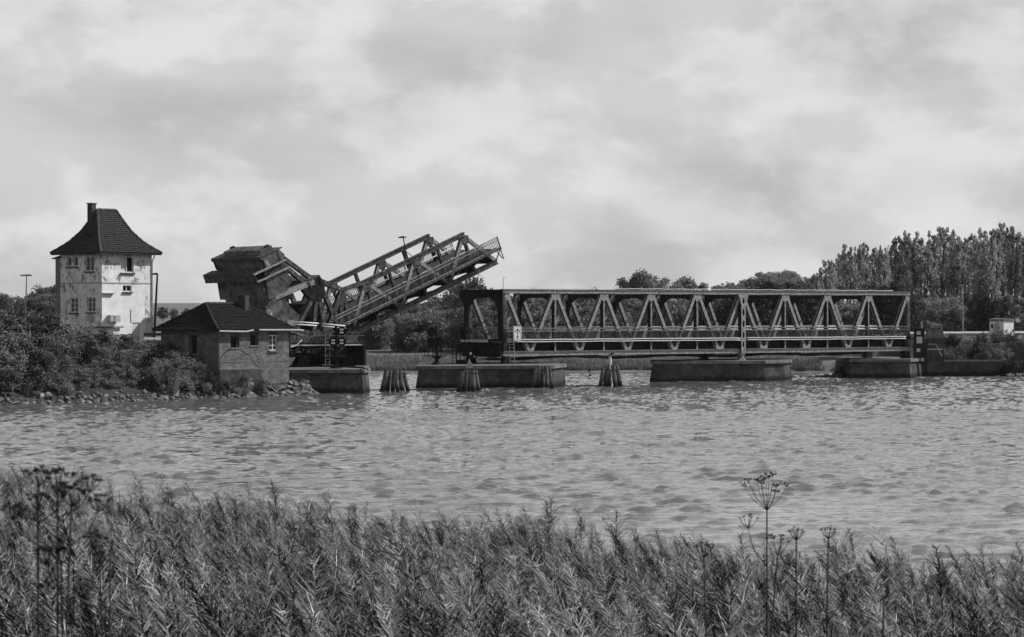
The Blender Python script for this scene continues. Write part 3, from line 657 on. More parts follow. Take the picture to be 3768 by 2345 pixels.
# cross members
m = MB(); m.box(-0.35, 0.85, -0.3, WB + 0.3, 0.26, 0.34); m.box(-0.35, -0.27, -0.3, WB+0.3, -0.35, 0.257); m.box(0.77, 0.85, -0.3, WB+0.3, -0.35, 0.257); m.build('hub_cross_beam', 'steel', BL)
for x in (2.1, 4.9, 7.5, 10.3, 12.9, 15.8, 18.0):
    m = MB(); m.prism([(0.2, tB+0.85), (WB-0.2, tB+0.85), (WB-0.2, tB+0.05), (0.2, tB+0.05)], x-0.03, x+0.03, 'yz')
    m.box(x-0.15, x+0.15, 0.2, WB-0.2, tB+0.853, tB+0.88); m.box(x-0.15, x+0.15, 0.2, WB-0.2, tB+0.02, tB+0.047); m.build('cross_girder', 'steel_dark', BL)
for v in (0.6, 1.95, 3.45, 4.8):
    m = MB(); m.box(0.6, 18.2, v-0.05, v+0.05, tB+0.45, tD-0.13); m.build('stringer', 'steel_dark', BL)
m = MB(); m.box(0.4, 18.3, 0.2, WB-0.2, tD-0.12, tD); m.build('deck_plate', 'deck', BL)
m = MB(); m.box(0.4, 18.5, -1.15, -0.2, tD-0.09, tD+0.0); m.build('walkway', 'deck', BL)
m = MB(); m.box(0.4, 18.5, -1.22, -1.153, tD-0.13, tD+0.0); m.build('walkway_edge', 'steel', BL)
m = MB(); m.box(0.4, 18.3, WB+0.2, WB+0.7, tD-0.09, tD); m.build('walkway', 'deck', BL)
for x in (2.1, 4.9, 7.5, 10.3, 12.9, 15.8):
    m = MB(); m.prism([(-0.15, tD-0.1), (-1.12, tD-0.1), (-0.15, tD-0.75)], x-0.03, x+0.03, 'yz'); m.build('walkway_bracket', 'steel_dark', BL)
for v, x1 in ((-1.17, 18.5), (WB + 0.62, 18.3)):
    m = MB()
    for i in range(int((x1 - 0.4)/0.16)): x = 0.45 + i*0.16; m.box(x-0.02, x+0.02, v-0.016, v+0.016, tD, tD+0.98)
    g = m.build('baluster_row', 'steel', BL); g['kind'] = 'stuff'
    for z in (0.06, 0.72, 0.98):
        m = MB(); m.box(0.4, x1, v-0.03, v+0.03, tD+z, tD+z+0.07); m.build('handrail', 'steel_pale', BL)
    for i in range(11):
        x = 0.42 + (x1-0.5)*i/10; m = MB(); m.box(x-0.035, x+0.035, v-0.035, v+0.035, tD-0.05, tD+1.06); m.build('railing_post', 'steel', BL)
for v in (-1.15, WB+0.6):
    m = MB(); m.box(18.35, 18.42, v-0.04, v+0.04, tB+0.2, tD+1.0); m.build('end_frame', 'steel_pale', BL)
m = MB(); m.beam((18.2, -0.2, tB+0.2), (18.4, -1.1, tD-0.1), 0.07, 0.07, (1,0,0)); m.beam((18.4, -0.3, tD-0.1), (18.3, -1.1, tB+0.35), 0.07, 0.07, (1,0,0)); m.box(18.05, 18.13, 0.2, WB-0.2, tB+0.1, tD-0.13); m.build('end_brace', 'steel', BL)
for v in (0.9, 4.6):
    m = MB(); m.tube([(1.0, v, tD+0.55), (18.0, v, tD+0.55)], 0.06, 8); m.build('guard_rail', 'grey_paint', BL, True)
for k in range(3):
    m = MB(); m.beam((BN[k], 0.2, tB), (BN[k+1], WB-0.2, tB), 0.14, 0.1, (0,0,1)); m.beam((BN[k], WB-0.2, tB-0.11), (BN[k+1], 0.2, tB-0.11), 0.14, 0.1, (0,0,1)); m.build('lateral_brace', 'steel_dark', BL)
# counterweight: stacked riveted boxes, ledge beam, top plates
ca, cb = -1.4, 6.8
cw = MB(); cw.prism([(-4.35, 2.95), (-2.55, 2.95), (-2.25, 3.4), (-2.6, 4.0), (-4.35, 4.0)], ca, cb); cw.build('counterweight_upper', 'counterweight', BL)
cw = MB(); cw.prism([(-5.05, 0.55), (-3.3, 0.55), (-2.45, 1.1), (-2.65, 2.945), (-4.55, 2.945)], ca, cb); cw.build('counterweight_body', 'counterweight', BL)
cw = MB(); cw.prism([(-5.15, -1.3), (-4.3, -1.75), (-3.8, 0.2), (-3.7, 0.547), (-5.05, 0.547)], ca + 1.1, cb - 0.9); cw.build('counterweight_lower', 'counterweight', BL)
cw = MB(); cw.box(-4.5, -2.3, ca-0.08, cb+0.08, 4.003, 4.07); cw.box(-4.52, -4.35, ca-0.08, cb+0.08, 3.78, 4.0); cw.build('cover_plate', 'steel', BL)
cw = MB(); cw.prism([(-4.0, 4.073), (-2.75, 4.073), (-2.75, 4.42), (-3.85, 4.42)], ca+0.7, cb-1.3); cw.build('ballast_hatch', 'counterweight', BL)
cw = MB()
for v in (ca+0.9, cb-1.6): cw.box(-3.2, -2.85, v, v+0.3, 4.423, 4.55)
cw.build('lifting_lug', 'steel_dark', BL)
cw = MB(); cw.box(-5.55, -4.56, ca-0.15, cb+0.45, 2.95, 3.02); cw.box(-5.55, -5.48, ca-0.05, cb+0.45, 2.35, 2.947); cw.box(-5.60, -4.62, ca-0.15, cb+0.45, 2.28, 2.347); cw.build('ledge_beam', 'steel', BL)
for z0_, l0 in ((2.98, -5.7), (2.3, -5.6)):
    cw = MB(); cw.box(l0, -2.4, ca-0.30, ca-0.02, z0_-0.06, z0_+0.06); cw.build('side_angle', 'steel_pale', BL)
cw = MB(); cw.beam((-5.0, ca-0.12, 2.3), (-2.9, ca-0.12, 3.0), 0.12, 0.12, (0,1,0)); cw.build('side_brace', 'steel_dark', BL)
for a in (-4.3, -2.8):
    cw = MB(); cw.box(a-0.04, a+0.04, ca-0.05, ca-0.003, 3.05, 3.95); cw.build('stiffener', 'steel', BL)
for a in (-1.3, 6.7):
    cw = MB(); cw.box(-4.46, -4.36, a-0.05, a+0.05, 3.03, 3.77); cw.build('stiffener', 'steel_dark', BL)
cw = MB(); cw.box(-1.4, -0.35, WB-0.3, WB+0.3, -0.2, 0.3); cw.build('walkway_bracket', 'steel_dark', BL)
# lamp on the far truss of the leaf
la = thing('leaf_lamp', 'slim street lamp with flat oval head tilted on the raised bascule leaf', 'street lamp', HUB, (0, -PHI, TH))
x, v = 12.95, WB - 0.35; m = MB(); m.tube([(x-0.1, v, tD), (x+0.0, v, tT+0.0), (x+0.2, v, tT+0.95)], 0.045, 8); m.build('pole', 'steel_dark', la)
m = MB(); m.lathe([(0.08, -0.05), (0.30, -0.02), (0.34, 0.04), (0.18, 0.09), (0.05, 0.12)], (0, 0, 0), 16); o = m.build('lamp_head', 'steel_dark', la, True); o.location = (x+0.10, v, tT+0.97); o.rotation_euler = (0, PHI*0.85, 0); o.scale = (1.3, 1, 1)
m = MB(); m.beam((x, v, tT-0.3), (x+0.4, v, tT-0.9), 0.05, 0.05); m.beam((x, v, tT-0.3), (x-0.4, v, tT-0.9), 0.05, 0.05); m.build('brace', 'steel_dark', la)

# ================================================================== BASCULE TRACK STRUCTURE on its pier
TS = thing('track_structure', 'dark girder platform with railing on the pier below the bascule leaf', 'platform', bw(-19.85, 0, 0), (0, 0, TH))
for v in (0.0, WB):
    m = MB(); m.box(-5.5, 4.4, v-0.3, v+0.3, 3.95, 4.50); m.build('track_girder', 'steel', TS)
    m = MB(); m.box(-5.5, 4.4, v-0.2, v+0.2, 2.75, 3.0); m.build('lower_girder', 'steel_dark', TS)
    for a, c in ((-5.2, -3.0), (-3.0, -0.8), (-0.8, 1.4), (1.4, 3.6)):
        m = MB(); m.beam((a, v, 3.94), ((a+c)/2, v, 3.0), 0.16, 0.2); m.beam((c, v, 3.94), ((a+c)/2, v, 3.0), 0.16, 0.2); m.build('brace', 'steel', TS)
    for a in (-5.0, -1.0, 3.4):
        m = MB(); m.prism([(a-0.3, 2.74), (a+0.3, 2.74), (a+0.75, PT-0.01), (a-0.75, PT-0.01)], v-0.4, v+0.4); m.build('trestle_foot', 'steel_dark', TS)
m = MB(); m.box(-5.5, 4.2, 0.31, WB-0.31, 3.4, 3.9); m.build('floor_grid', 'steel_dark', TS)
m = MB(); m.box(-5.5, 4.3, -1.5, -0.31, 3.70, 3.80); m.build('side_walkway', 'grey_paint', TS)
m = MB()
for a in np.arange(-5.4, 4.31, 0.2): m.box(a-0.015, a+0.015, -1.5, -1.47, 3.8, 4.75)
m.build('baluster_row', 'steel', TS)['kind'] = 'stuff'
for z in (3.92, 4.5, 4.78):
    m = MB(); m.box(-5.5, 4.3, -1.515, -1.455, z, z+0.06); m.build('handrail', 'steel', TS)
m = MB(); m.box(4.22, 4.42, -1.6, WB+0.5, 2.0, 4.0); m.build('end_wall', 'steel_dark', TS)
for a in (-4.4, -3.4, -2.0, -0.6, 1.2):
    m = MB(); s = 0.5 + 0.2*math.sin(a*3); m.box(a-0.4, a+0.4*s+0.2, 1.0, 2.2, 4.0, 4.5+s*0.6); m.build('drive_casing', 'steel', TS)
# approach span back to the causeway
m = MB(); m.box(-9.5, -5.52, 0.0, WB, 3.3, 4.17); m.build('approach_slab', 'concrete', TS)
# level crossing barrier arms, white, lowered to the left of the leaf
ba = thing('barrier_arm', 'white twin barrier tubes reaching across in front of the bascule spokes', 'barrier', bw(-23.2, -2.1, 0), (0, 0, TH))
m = MB(); m.tube([(0, 0, 3.6), (0, 0, 5.75)], 0.09, 8); m.build('post', 'steel_dark', ba)
m = MB(); m.box(-0.3, 0.3, -0.2, 0.2, 5.3, 5.85); m.build('drive_box', 'steel_pale', ba)
for z, a, c in ((5.72, 0.3, 3.0), (5.52, 0.2, 2.6), (5.64, 3.0, 5.35), (5.44, 3.0, 5.4)):
    m = MB(); m.tube([(a, 0, z - a*0.03), (c, 0, z - c*0.055)], 0.05, 8); m.build('barrier_tube', 'white_paint', ba, True)
m = MB(); m.box(2.85, 3.1, -0.08, 0.08, 5.2, 5.75); m.build('joint', 'steel_dark', ba)
# festoon cables hanging at the platform
for i, (a, c, z, sag, lab) in enumerate(((-5.4, -3.7, 4.55, 0.55, 'pale sagging cable nearest the brick hut wall'), (-4.3, -1.9, 4.55, 0.75, 'pale sagging cable below the platform railing, farther from the hut'))):
    m = MB(); m.tube([bw(-19.85 + a + (c-a)*k/16, -1.62, z - 0.35*k/16 - sag*4*(k/16)*(1-k/16)) for k in range(17)], 0.035, 6)
    tag(m.build('festoon_cable', 'white_paint', None, True), lab, 'cable')
# iron ladder at the end of the bascule pier
ladder('pier_ladder', 'grey steel ladder down the right corner of the bascule pier to the water', at(1342, 1448, 195.0), 2.0, 0.42, 'steel_dark', lean=(-0.12, 0.15), yaw=R(40))
ladder('stage_ladder', 'thin ladder beside the left signal mast up to the platform', at(1205, 1360, 199), 2.9, 0.35, 'steel_pale', yaw=R(20))
# ================================================================== SIGNAL MASTS
def octagon(r): return [(r*math.cos(R(22.5+45*i)), r*math.sin(R(22.5+45*i))) for i in range(8)]
def signal_mast(label, p, discs, lit, yaw, hh=3.4, plat=(-0.95, 0.75, 0.92)):
    t = thing('signal_mast', label, 'signal mast', p, (0, 0, yaw))
    m = MB(); m.lathe([(0.55, 0.0), (0.5, 0.08), (0.2, 0.28), (0.14, 0.55), (0.125, hh)], n=12); m.build('mast', 'black_paint', t, False)
    m = MB(); m.prism([(-0.5, plat[2]-0.02), (0.5, plat[2]-0.02), (0.14, plat[2]-0.3), (-0.14, plat[2]-0.3)], -0.06, 0.06); m.box(plat[0], plat[1], -0.5, 0.5, plat[2], plat[2]+0.06); m.build('platform', 'black_paint', t)
    m = MB()
    for z in (0.42, 0.85): m.tube([(plat[0], -0.5, plat[2]+z), (plat[1], -0.5, plat[2]+z), (plat[1], 0.5, plat[2]+z), (plat[0], 0.5, plat[2]+z), (plat[0], -0.5, plat[2]+z)], 0.022, 5)
    for x in np.linspace(plat[0], plat[1], 5):
        for y in (-0.5, 0.5): m.tube([(x, y, plat[2]), (x, y, plat[2]+0.85)], 0.022, 5)
    m.build('cage', 'black_paint', t)
    for dx, dz in discs:
        s = thing_part('signal_head', t)
        m = MB(); m.prism([(a+dx, c+dz) for a, c in octagon(0.40)], -0.24, -0.18); o = m.build('signal_head', 'black_paint', t)
        bpy.data.objects.remove(s)
        q = MB(); q.box(dx-0.2, dx+0.2, -0.18, 0.12, dz-0.24, dz+0.24); q.build('housing', 'black_paint', o)
        q = MB(); q.beam((0, 0, dz), (dx, 0.0, dz), 0.08, 0.08, (0,0,1)); q.build('arm', 'black_paint', o)
        for a in (-0.075, 0.075):
            for c in (-0.12, 0.12):
                q = MB(); q.lathe([(0.085, 0), (0.075, 0.03), (0.02, 0.05)], n=10); e = q.build('lens', 'lamp_lens' if lit else 'glass_dark', o); e.location = (dx+a, -0.24, dz+c); e.rotation_euler = (R(90), 0, 0)
                q = MB(); n = 8
                for k in range(n):
                    a0, a1 = math.pi*k/n, math.pi*(k+1)/n
                    q.add([(dx+a+0.088*math.cos(a0), -0.24, dz+c+0.088*math.sin(a0)), (dx+a+0.088*math.cos(a1), -0.24, dz+c+0.088*math.sin(a1)), (dx+a+0.088*math.cos(a1), -0.30, dz+c+0.088*math.sin(a1)), (dx+a+0.088*math.cos(a0), -0.30, dz+c+0.088*math.sin(a0))], [(0,1,2,3)])
                q.build('visor', 'black_paint', o)
    return t
def thing_part(n, t): o = bpy.data.objects.new(n, None); return o
p = at(1237, 1362, 198.5); p.z = PT
signal_mast('black signal mast with lit white lamps on the bascule pier', p, [(0.42, 3.05), (-0.26, 2.18), (0.42, 2.18)], True, R(8), 3.45)
p = at(1607, 1342, 213); p.z = PT
signal_mast('black unlit signal mast on the landing pier, left of the truss portal', p, [(-0.42, 2.85), (-0.42, 1.98), (0.36, 2.02)], False, R(-14), 3.35, (-0.95, 0.72, 0.75))

# ================================================================== DOLPHINS (pile clusters)
def dolphin(label, px0, px1, Z, top, n=7, extra=None, seed=0):
    r = random.Random(seed); x0, x1 = (px0-1884)/F*Z, (px1-1884)/F*Z; cx = (x0+x1)/2; hw = (x1-x0)/2
    t = thing('pile_dolphin', label, 'pile cluster', (cx, Z+0.6, 0), group='timber pile clusters in the water')
    for i in range(n):
        f = -1 + 2*i/(n-1); y = -0.5 + (i % 3)*0.5 + r.uniform(-0.1, 0.1); lean = f*hw*0.16
        bx = f*(hw-0.2); rad = 0.17 + r.uniform(0, 0.05); zt = top + r.uniform(-0.22, 0.06)
        pts = [(bx*1.20+lean*0.4, y*1.35, -1.2), (bx*1.08+lean*0.3+r.uniform(-.04, .04), y*1.25, 0.1), (bx*0.92+r.uniform(-.05, .05), y*1.05, zt*0.55), (bx*0.76, y, zt)]
        m = MB(); m.tube(pts, [rad*1.06, rad*1.03, rad, rad*0.93], 9); m.build('pile', 'wet_pile', t)
    m = MB(); m.tube([(bx, y, top*0.82) for bx, y in [(hw*0.86*math.cos(a), 0.72*math.sin(a)) for a in np.linspace(0, 2*math.pi, 17)]], 0.03, 5); m.build('binding_chain', 'steel_dark', t)
    if extra == 'triangle':
        m = MB(); m.tube([(0.1, -0.2, top-0.2), (0.1, -0.2, top+1.2)], 0.045, 8); o = m.build('topmark_pole', 'steel_dark', t)
        m = MB(); m.prism([(-0.28, top+0.08), (0.34, top+0.08), (0.03, top+0.90)], -0.34, -0.28); m.build('triangle_topmark', 'grey_paint', t)
        m = MB(); m.lathe([(0.05, 0), (0.09, 0.03), (0.09, 0.16), (0.03, 0.2)], (0.1, -0.2, top+1.15), 10); m.build('lantern', 'grey_paint', t)
        m = MB(); m.box(0.2, 0.55, -0.35, -0.05, top+0.98, top+1.16); m.build('floodlight', 'black_paint', t); m = MB(); m.box(0.36, 0.52, -0.365, -0.352, top+0.99, top+1.06); m.build('floodlight_glass', 'white_paint', t)
    if extra == 'post':
        m = MB(); m.tube([(0, -0.1, top-0.4), (0, -0.1, top+0.05)], 0.05, 8); m.lathe([(0.11, top+0.05), (0.12, top+0.08), (0.12, top+0.80), (0.10, top+0.83)], (0, -0.1, 0), 12); m.build('marker_post', 'white_paint', t)
        m = MB(); m.tube([(0, -0.1, top+0.83), (0, -0.1, top+1.02), (-0.15, -0.1, top+1.12)], 0.03, 6); m.box(-0.1, 0.1, -0.2, 0.0, top+0.95, top+1.0); m.build('bracket', 'steel_dark', t)
        m = MB(); m.box(0.06, 0.36, -0.25, 0.02, top+0.93, top+1.12); m.build('floodlight', 'black_paint', t); m = MB(); m.box(0.2, 0.34, -0.265, -0.252, top+0.95, top+1.02); m.build('floodlight_glass', 'white_paint', t)
    return t
dolphin('plain weathered timber pile cluster in the gap below the raised leaf', 1404, 1502, 199.5, 1.78, 6, None, 1)
dolphin('timber pile cluster with a grey triangle topmark before the landing pier', 1686, 1766, 200, 1.84, 5, 'triangle', 2)
dolphin('leaning timber pile cluster at the right end of the landing pier', 1957, 2036, 208.3, 1.90, 5, None, 3)
dolphin('timber pile cluster with a white marker post under the truss bridge', 2206, 2286, 213.5, 1.80, 5, 'post', 4)
def cable(name, label, pts, r=0.05, m_='rope'):
    m = MB(); m.tube(pts, r, 6); tag(m.build(name, m_, None, True), label, 'rope')
def waterline(pxs, pys, n=30):
    out = []
    for i in range(n+1):
        f = i/n*(len(pxs)-1); k = min(int(f), len(pxs)-2); g = f-k; px = pxs[k]+(pxs[k+1]-pxs[k])*g; py = pys[k]+(pys[k+1]-pys[k])*g
        q = at(px, py, zwater(py)); q.z = 0.09 + 0.03*math.sin(i*2.1); out.append(q)
    return out
cable('mooring_line', 'dark floating line between the two pile clusters left of the landing pier', waterline([1500, 1690], [1438, 1440]))
cable('mooring_line', 'dark floating line between the leaning piles and the white marker post', waterline([2025, 2215], [1425, 1423]))
cable('mooring_line', 'dark floating line from the bascule pier to the first pile cluster', waterline([1352, 1410], [1440, 1438], 14))
p0 = at(1764, 1372, 200); p1_ = at(1786, 1440, 199.6)
cable('stay_rope', 'thin slanting stay rope on the cluster with the triangle topmark', [p0, p1_], 0.025)
cable('boom_pipe', 'long black pipe lying on top of the bascule pier', [Vector((-15.6, 198, PT+0.22)), Vector((-13.4, 197.5, PT+0.16)), Vector((-12.05, 197.0, PT+0.10)), Vector((-11.6, 196.6, PT-0.05))], 0.075, 'black_paint')
sbm = thing('spar_buoy', 'tiny dark spar buoy leaning in the water beneath the truss bridge', 'buoy', at(2172, 1384, zwater(1384)) + Vector((0, 0, 0)), (0, R(-14), 0))
sbm.location.z = 0
m = MB(); m.tube([(0, 0, -0.5), (0, 0, 0.75)], 0.025, 6); m.build('spar', 'black_paint', sbm)
m = MB(); m.lathe([(0.02, 0.45), (0.11, 0.5), (0.11, 0.68), (0.02, 0.74)], n=8); m.build('can', 'black_paint', sbm); m = MB(); m.lathe([(0.02, -0.1), (0.12, 0.0), (0.10, 0.16), (0.02, 0.2)], n=8); m.build('float', 'black_paint', sbm)

# ================================================================== ROOFS
def hip_roof(parent, a, b, o, ze, zr, r0, r1, flare, m_, pitch=0.23, rows=18):
    yc = b/2
    T = [0, .1, .25, .5, .75, 1.0]; S = flare
    sf = lambda t: float(np.interp(t, T, S))
    fac = [((-o, -o), (a+o, -o), (r0, yc), (r1, yc), (1, 0), (0, -1)), ((-o, b+o), (-o, -o), (r0, yc), (r0, yc), (0, -1), (-1, 0)),
           ((a+o, -o), (a+o, b+o), (r1, yc), (r1, yc), (0, 1), (1, 0)), ((a+o, b+o), (-o, b+o), (r1, yc), (r0, yc), (-1, 0), (0, 1))]
    for E0, E1, R0, R1, e, nrm in fac:
        mb = MB(); E0, E1, R0, R1 = (np.array(q, float) for q in (E0, E1, R0, R1)); e = np.array(e, float); nv = np.array(nrm, float)
        for i in range(rows):
            t0, t1 = i/rows, (i+1)/rows; s0, s1 = sf(t0), sf(t1)
            A0, B0 = E0+(R0-E0)*s0, E1+(R1-E1)*s0; A1, B1 = E0+(R0-E0)*s1, E1+(R1-E1)*s1
            c0, d0, c1, d1 = A0@e, B0@e, A1@e, B1@e
            base0 = A0 - e*c0; base1 = A1 - e*c1
            n0 = math.floor(c0/pitch); n1 = math.ceil(d0/pitch)
            for j in range(n0, n1):
                cs = [min(max((j+f)*pitch, c0), d0) for f in (0, 0.3, 0.7, 1.0)]
                if cs[3]-cs[0] < 0.02: continue
                hs = (0.0, 0.045, 0.045, 0.0); jit = rng.uniform(-0.02, 0.02)
                lo = []; hi = []
                for c, h in zip(cs, hs):
                    p = base0+e*c; lo.append((p[0]+nv[0]*(0.02+h*.5), p[1]+nv[1]*(0.02+h*.5), ze+(zr-ze)*t0+0.05+h+jit))
                    cc = min(max(c, c1), d1); p = base1+e*cc; hi.append((p[0]+nv[0]*h*.3, p[1]+nv[1]*h*.3, ze+(zr-ze)*t1+h+jit))
                mb.add(lo+hi, [(k, k+1, k+5, k+4) for k in range(3)])
        mb.build('roof_tiles', m_, parent)['kind'] = 'stuff'
        mb = MB(); vs = []
        for i in range(rows+1):
            t0 = i/rows; s0 = sf(t0); A0, B0 = E0+(R0-E0)*s0, E1+(R1-E1)*s0; zz = ze+(zr-ze)*t0-0.035
            vs += [(A0[0], A0[1], zz), (B0[0], B0[1], zz)]
        mb.add(vs, [(2*i, 2*i+1, 2*i+3, 2*i+2) for i in range(rows)]); mb.build('roof_boarding', m_, parent)
    mb = MB(); V = []                                    # boarded underside
    mb.box(-o+0.03, a+o-0.03, -o+0.03, b+o-0.03, ze-0.10, ze-0.01); mb.build('eaves_board', 'steel', parent)
    for (ex, ey), (rx, ry) in (((-o, -o), (r0, yc)), ((a+o, -o), (r1, yc)), ((-o, b+o), (r0, yc)), ((a+o, b+o), (r1, yc))):
        pts = []
        for t in np.linspace(0, 1, rows+1): s = sf(t); pts.append((ex+(rx-ex)*s, ey+(ry-ey)*s, ze+(zr-ze)*t+0.06))
        mb = MB(); mb.tube(pts, [0.10 + 0.025*(i % 2) for i in range(len(pts))], 7); mb.build('hip_tiles', m_, parent)
    mb = MB(); n = max(4, int((r1-r0)/0.3)); mb.tube([(r0+(r1-r0)*i/n, yc, zr+0.05) for i in range(n+1)], [0.11+0.02*(i % 2) for i in range(n+1)], 8); mb.build('ridge_tiles', m_, parent)
def window(parent, fr, a0, a1, z0, z1, cols, rws, pane='glass_dark', frame='white_paint', sill=True, depth=0.14, name='window', blind=None, sm='steel'):
    """fr(a,z,d): point on the wall, d inwards"""
    def bx(mb, A0, A1, Z0, Z1, d0, d1):
        p = [fr(A0, Z0, d0), fr(A1, Z0, d0), fr(A1, Z0, d1), fr(A0, Z0, d1), fr(A0, Z1, d0), fr(A1, Z1, d0), fr(A1, Z1, d1), fr(A0, Z1, d1)]
        mb.add(p, [(0,3,2,1),(4,5,6,7),(0,1,5,4),(1,2,6,5),(2,3,7,6),(3,0,4,7)])
    w = 0.07; m = MB()
    bx(m, a0, a1, z0, z0+w, depth-0.05, depth+0.03); bx(m, a0, a1, z1-w, z1, depth-0.05, depth+0.03); bx(m, a0, a0+w, z0+w, z1-w, depth-0.05, depth+0.03); bx(m, a1-w, a1, z0+w, z1-w, depth-0.05, depth+0.03)
    for c in range(1, cols): x = a0+(a1-a0)*c/cols; bx(m, x-0.035, x+0.035, z0+w, z1-w, depth-0.04, depth+0.02)
    o = m.build(name, frame, parent)
    if rws > 1:
        m = MB()
        for r_ in range(1, rws): z = z0+(z1-z0)*r_/rws; bx(m, a0+w, a1-w, z-0.02, z+0.02, depth-0.02, depth+0.012)
        m.build('glazing_bar', frame, o)
    for c in range(cols):
        A0 = a0+(a1-a0)*c/cols; A1 = a0+(a1-a0)*(c+1)/cols; m = MB(); bx(m, A0+0.03, A1-0.03, z0+0.03, z1-0.03, depth+0.032, depth+0.042)
        m.build('pane', (blind if (blind and c == 0) else pane), o)
    if sill:
        m = MB(); bx(m, a0-0.08, a1+0.08, z0-0.13, z0-0.02, -0.14, 0.1); m.build('sill', sm, o)
    return o

# ================================================================== WHITE SIGNAL TOWER HOUSE
AL = R(48)
C = at(374.6, 1258, 202.0); C.z = 0
TW = thing('tower_house', 'tall white peeling tower house with a steep flared tile roof', 'house', C, (0, 0, AL))
a, b = 5.3, 5.5; zg, zs_, ze = 3.2, 8.87, 11.40
rf = lambda A, Z, D: (A, D, Z)            # right face
lf = lambda A, Z, D: (D, A, Z)            # left face
rh = [(1.99, 3.36, 9.80, 11.12), (2.21, 3.13, 8.20, 8.72), (3.2, 3.97, 4.1, 5.62), (4.28, 4.95, 4.1, 5.62)]
lh = [(3.15, 3.75, 10.32, 11.12), (4.0, 4.62, 10.32, 11.12), (0.99, 2.18, 9.9, 11.12), (3.12, 4.22, 6.47, 7.68), (0.81, 1.91, 6.5, 7.72)]
def shift(fr): return lambda A, Z, D: fr(A, Z + zg, D)
for z0, z1, mm, nm in ((zg, zs_, 'plaster', 'lower_wall'), (zs_ + 0.1, ze, 'plaster', 'upper_wall')):
    m = MB()
    for W_, hh_, fr in ((a, rh, rf), (b, lh, lf)):
        hs = [(h[0], h[1], h[2]-z0, h[3]-z0) for h in hh_ if h[2] > z0-0.01 and h[3] < z1+0.2 and (h[2] >= z0 and h[3] <= z1)]
        wall_with_holes(m, W_, z1-z0, hs, (lambda f_, zz: (lambda A, Z, D: f_(A, Z+zz, D)))(fr, z0), 0.22)
    m.add([(a, 0, z0), (a, b, z0), (a, b, z1), (a, 0, z1)], [(0,1,2,3)]); m.add([(a, b, z0), (0, b, z0), (0, b, z1), (a, b, z1)], [(0,1,2,3)])
    m.build(nm, mm, TW)
m = MB(); m.box(-0.03, a+0.03, -0.03, b+0.03, zs_+0.0, zs_+0.1); m.build('string_course', 'grey_paint', TW)
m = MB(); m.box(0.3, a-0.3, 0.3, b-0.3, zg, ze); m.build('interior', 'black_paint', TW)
m = MB(); m.box(0.15, a-0.75, -0.012, -0.003, 5.3, zs_-0.12)          # smoother repainted panel
m = MB(); wall_with_holes(m, a-0.75, zs_-4.2, [(h[0], h[1], h[2]-4.1, h[3]-4.1) for h in rh if h[3] < zs_ and h[1] < a-0.8], lambda A, Z, D: (A, -0.006+D, Z+4.1), 0.02); m.build('repainted_panel', 'plaster_clean', TW)
window(TW, rf, 1.99, 3.36, 9.80, 11.12, 2, 1, blind='blind')
window(TW, rf, 2.21, 3.13, 8.20, 8.72, 2, 1)
window(TW, lf, 3.15, 3.75, 10.32, 11.12, 1, 1); window(TW, lf, 4.0, 4.62, 10.32, 11.12, 1, 1); window(TW, lf, 0.99, 2.18, 9.9, 11.12, 2, 1)
window(TW, lf, 3.12, 4.22, 6.47, 7.68, 2, 3); window(TW, lf, 0.81, 1.91, 6.5, 7.72, 2, 3)
for a0, a1, mm in ((3.2, 3.97, 'blind'), (4.28, 4.95, 'white_paint')):
    m = MB(); m.box(a0, a1, 0.06, 0.11, 4.1, 5.62); d_ = m.build('door', mm, TW); m = MB(); m.box(a0+0.08, a0+0.16, 0.02, 0.06, 4.75, 4.8); m.build('handle', 'black_paint', d_)
m = MB()
for (p, q) in (((0.62, 1.40), (0, 0)),):
    m.box(0.55, 0.95, -0.45, -0.05, 5.72, 6.25); m.box(1.05, 1.6, -0.45, -0.05, 5.70, 6.22)
m.build('air_conditioner', 'grey_paint', TW)
m = MB(); m.box(-0.40, -0.05, 1.0, 1.55, 5.75, 6.2); m.build('air_conditioner', 'grey_paint', TW)
m = MB(); m.box(0.05, 1.25, -0.24, 0.0, 8.04, 8.09); m.build('wall_lamp', 'grey_paint', TW)
m = MB(); m.box(-0.04, -0.003, 0.06, 0.74, 6.25, 6.85); s_ = m.build('sign_plate', 'white_paint', TW)
m = MB(); r8 = [(0.40+0.20*math.copysign(abs(math.cos(t_))**0.5, math.cos(t_)), 6.60+0.17*math.copysign(abs(math.sin(t_))**0.5, math.sin(t_))) for t_ in np.linspace(0, 2*math.pi, 25)]
for (p, q), (u_, w_) in zip(r8[:-1], r8[1:]): m.add([(-0.044, 0.4+(p-0.4)*0.72, 6.6+(q-6.6)*0.72), (-0.044, 0.4+(u_-0.4)*0.72, 6.6+(w_-6.6)*0.72), (-0.044, u_, w_), (-0.044, p, q)], [(0,1,2,3)])
for i in range(9): m.add([(-0.044, 0.15+i*0.056, 6.30), (-0.044, 0.185+i*0.056, 6.30), (-0.044, 0.185+i*0.056, 6.345), (-0.044, 0.15+i*0.056, 6.345)], [(0,1,2,3)])
m.build('sign_emblem', 'black_paint', s_)
m = MB(); m.tube([(a-0.1, -0.5, ze-0.08), (a+0.02, -0.25, ze-0.35), (a+0.0, -0.07, ze-0.6), (a+0.0, -0.07, zg)], 0.05, 8); m.build('downpipe', 'grey_paint', TW)
m = MB(); m.tube([(-0.5, -0.52, ze-0.05), (a+0.5, -0.52, ze-0.05)], 0.07, 8); m.tube([(-0.52, -0.5, ze-0.06), (-0.52, b+0.5, ze-0.06)], 0.07, 8); m.build('gutter', 'steel', TW)
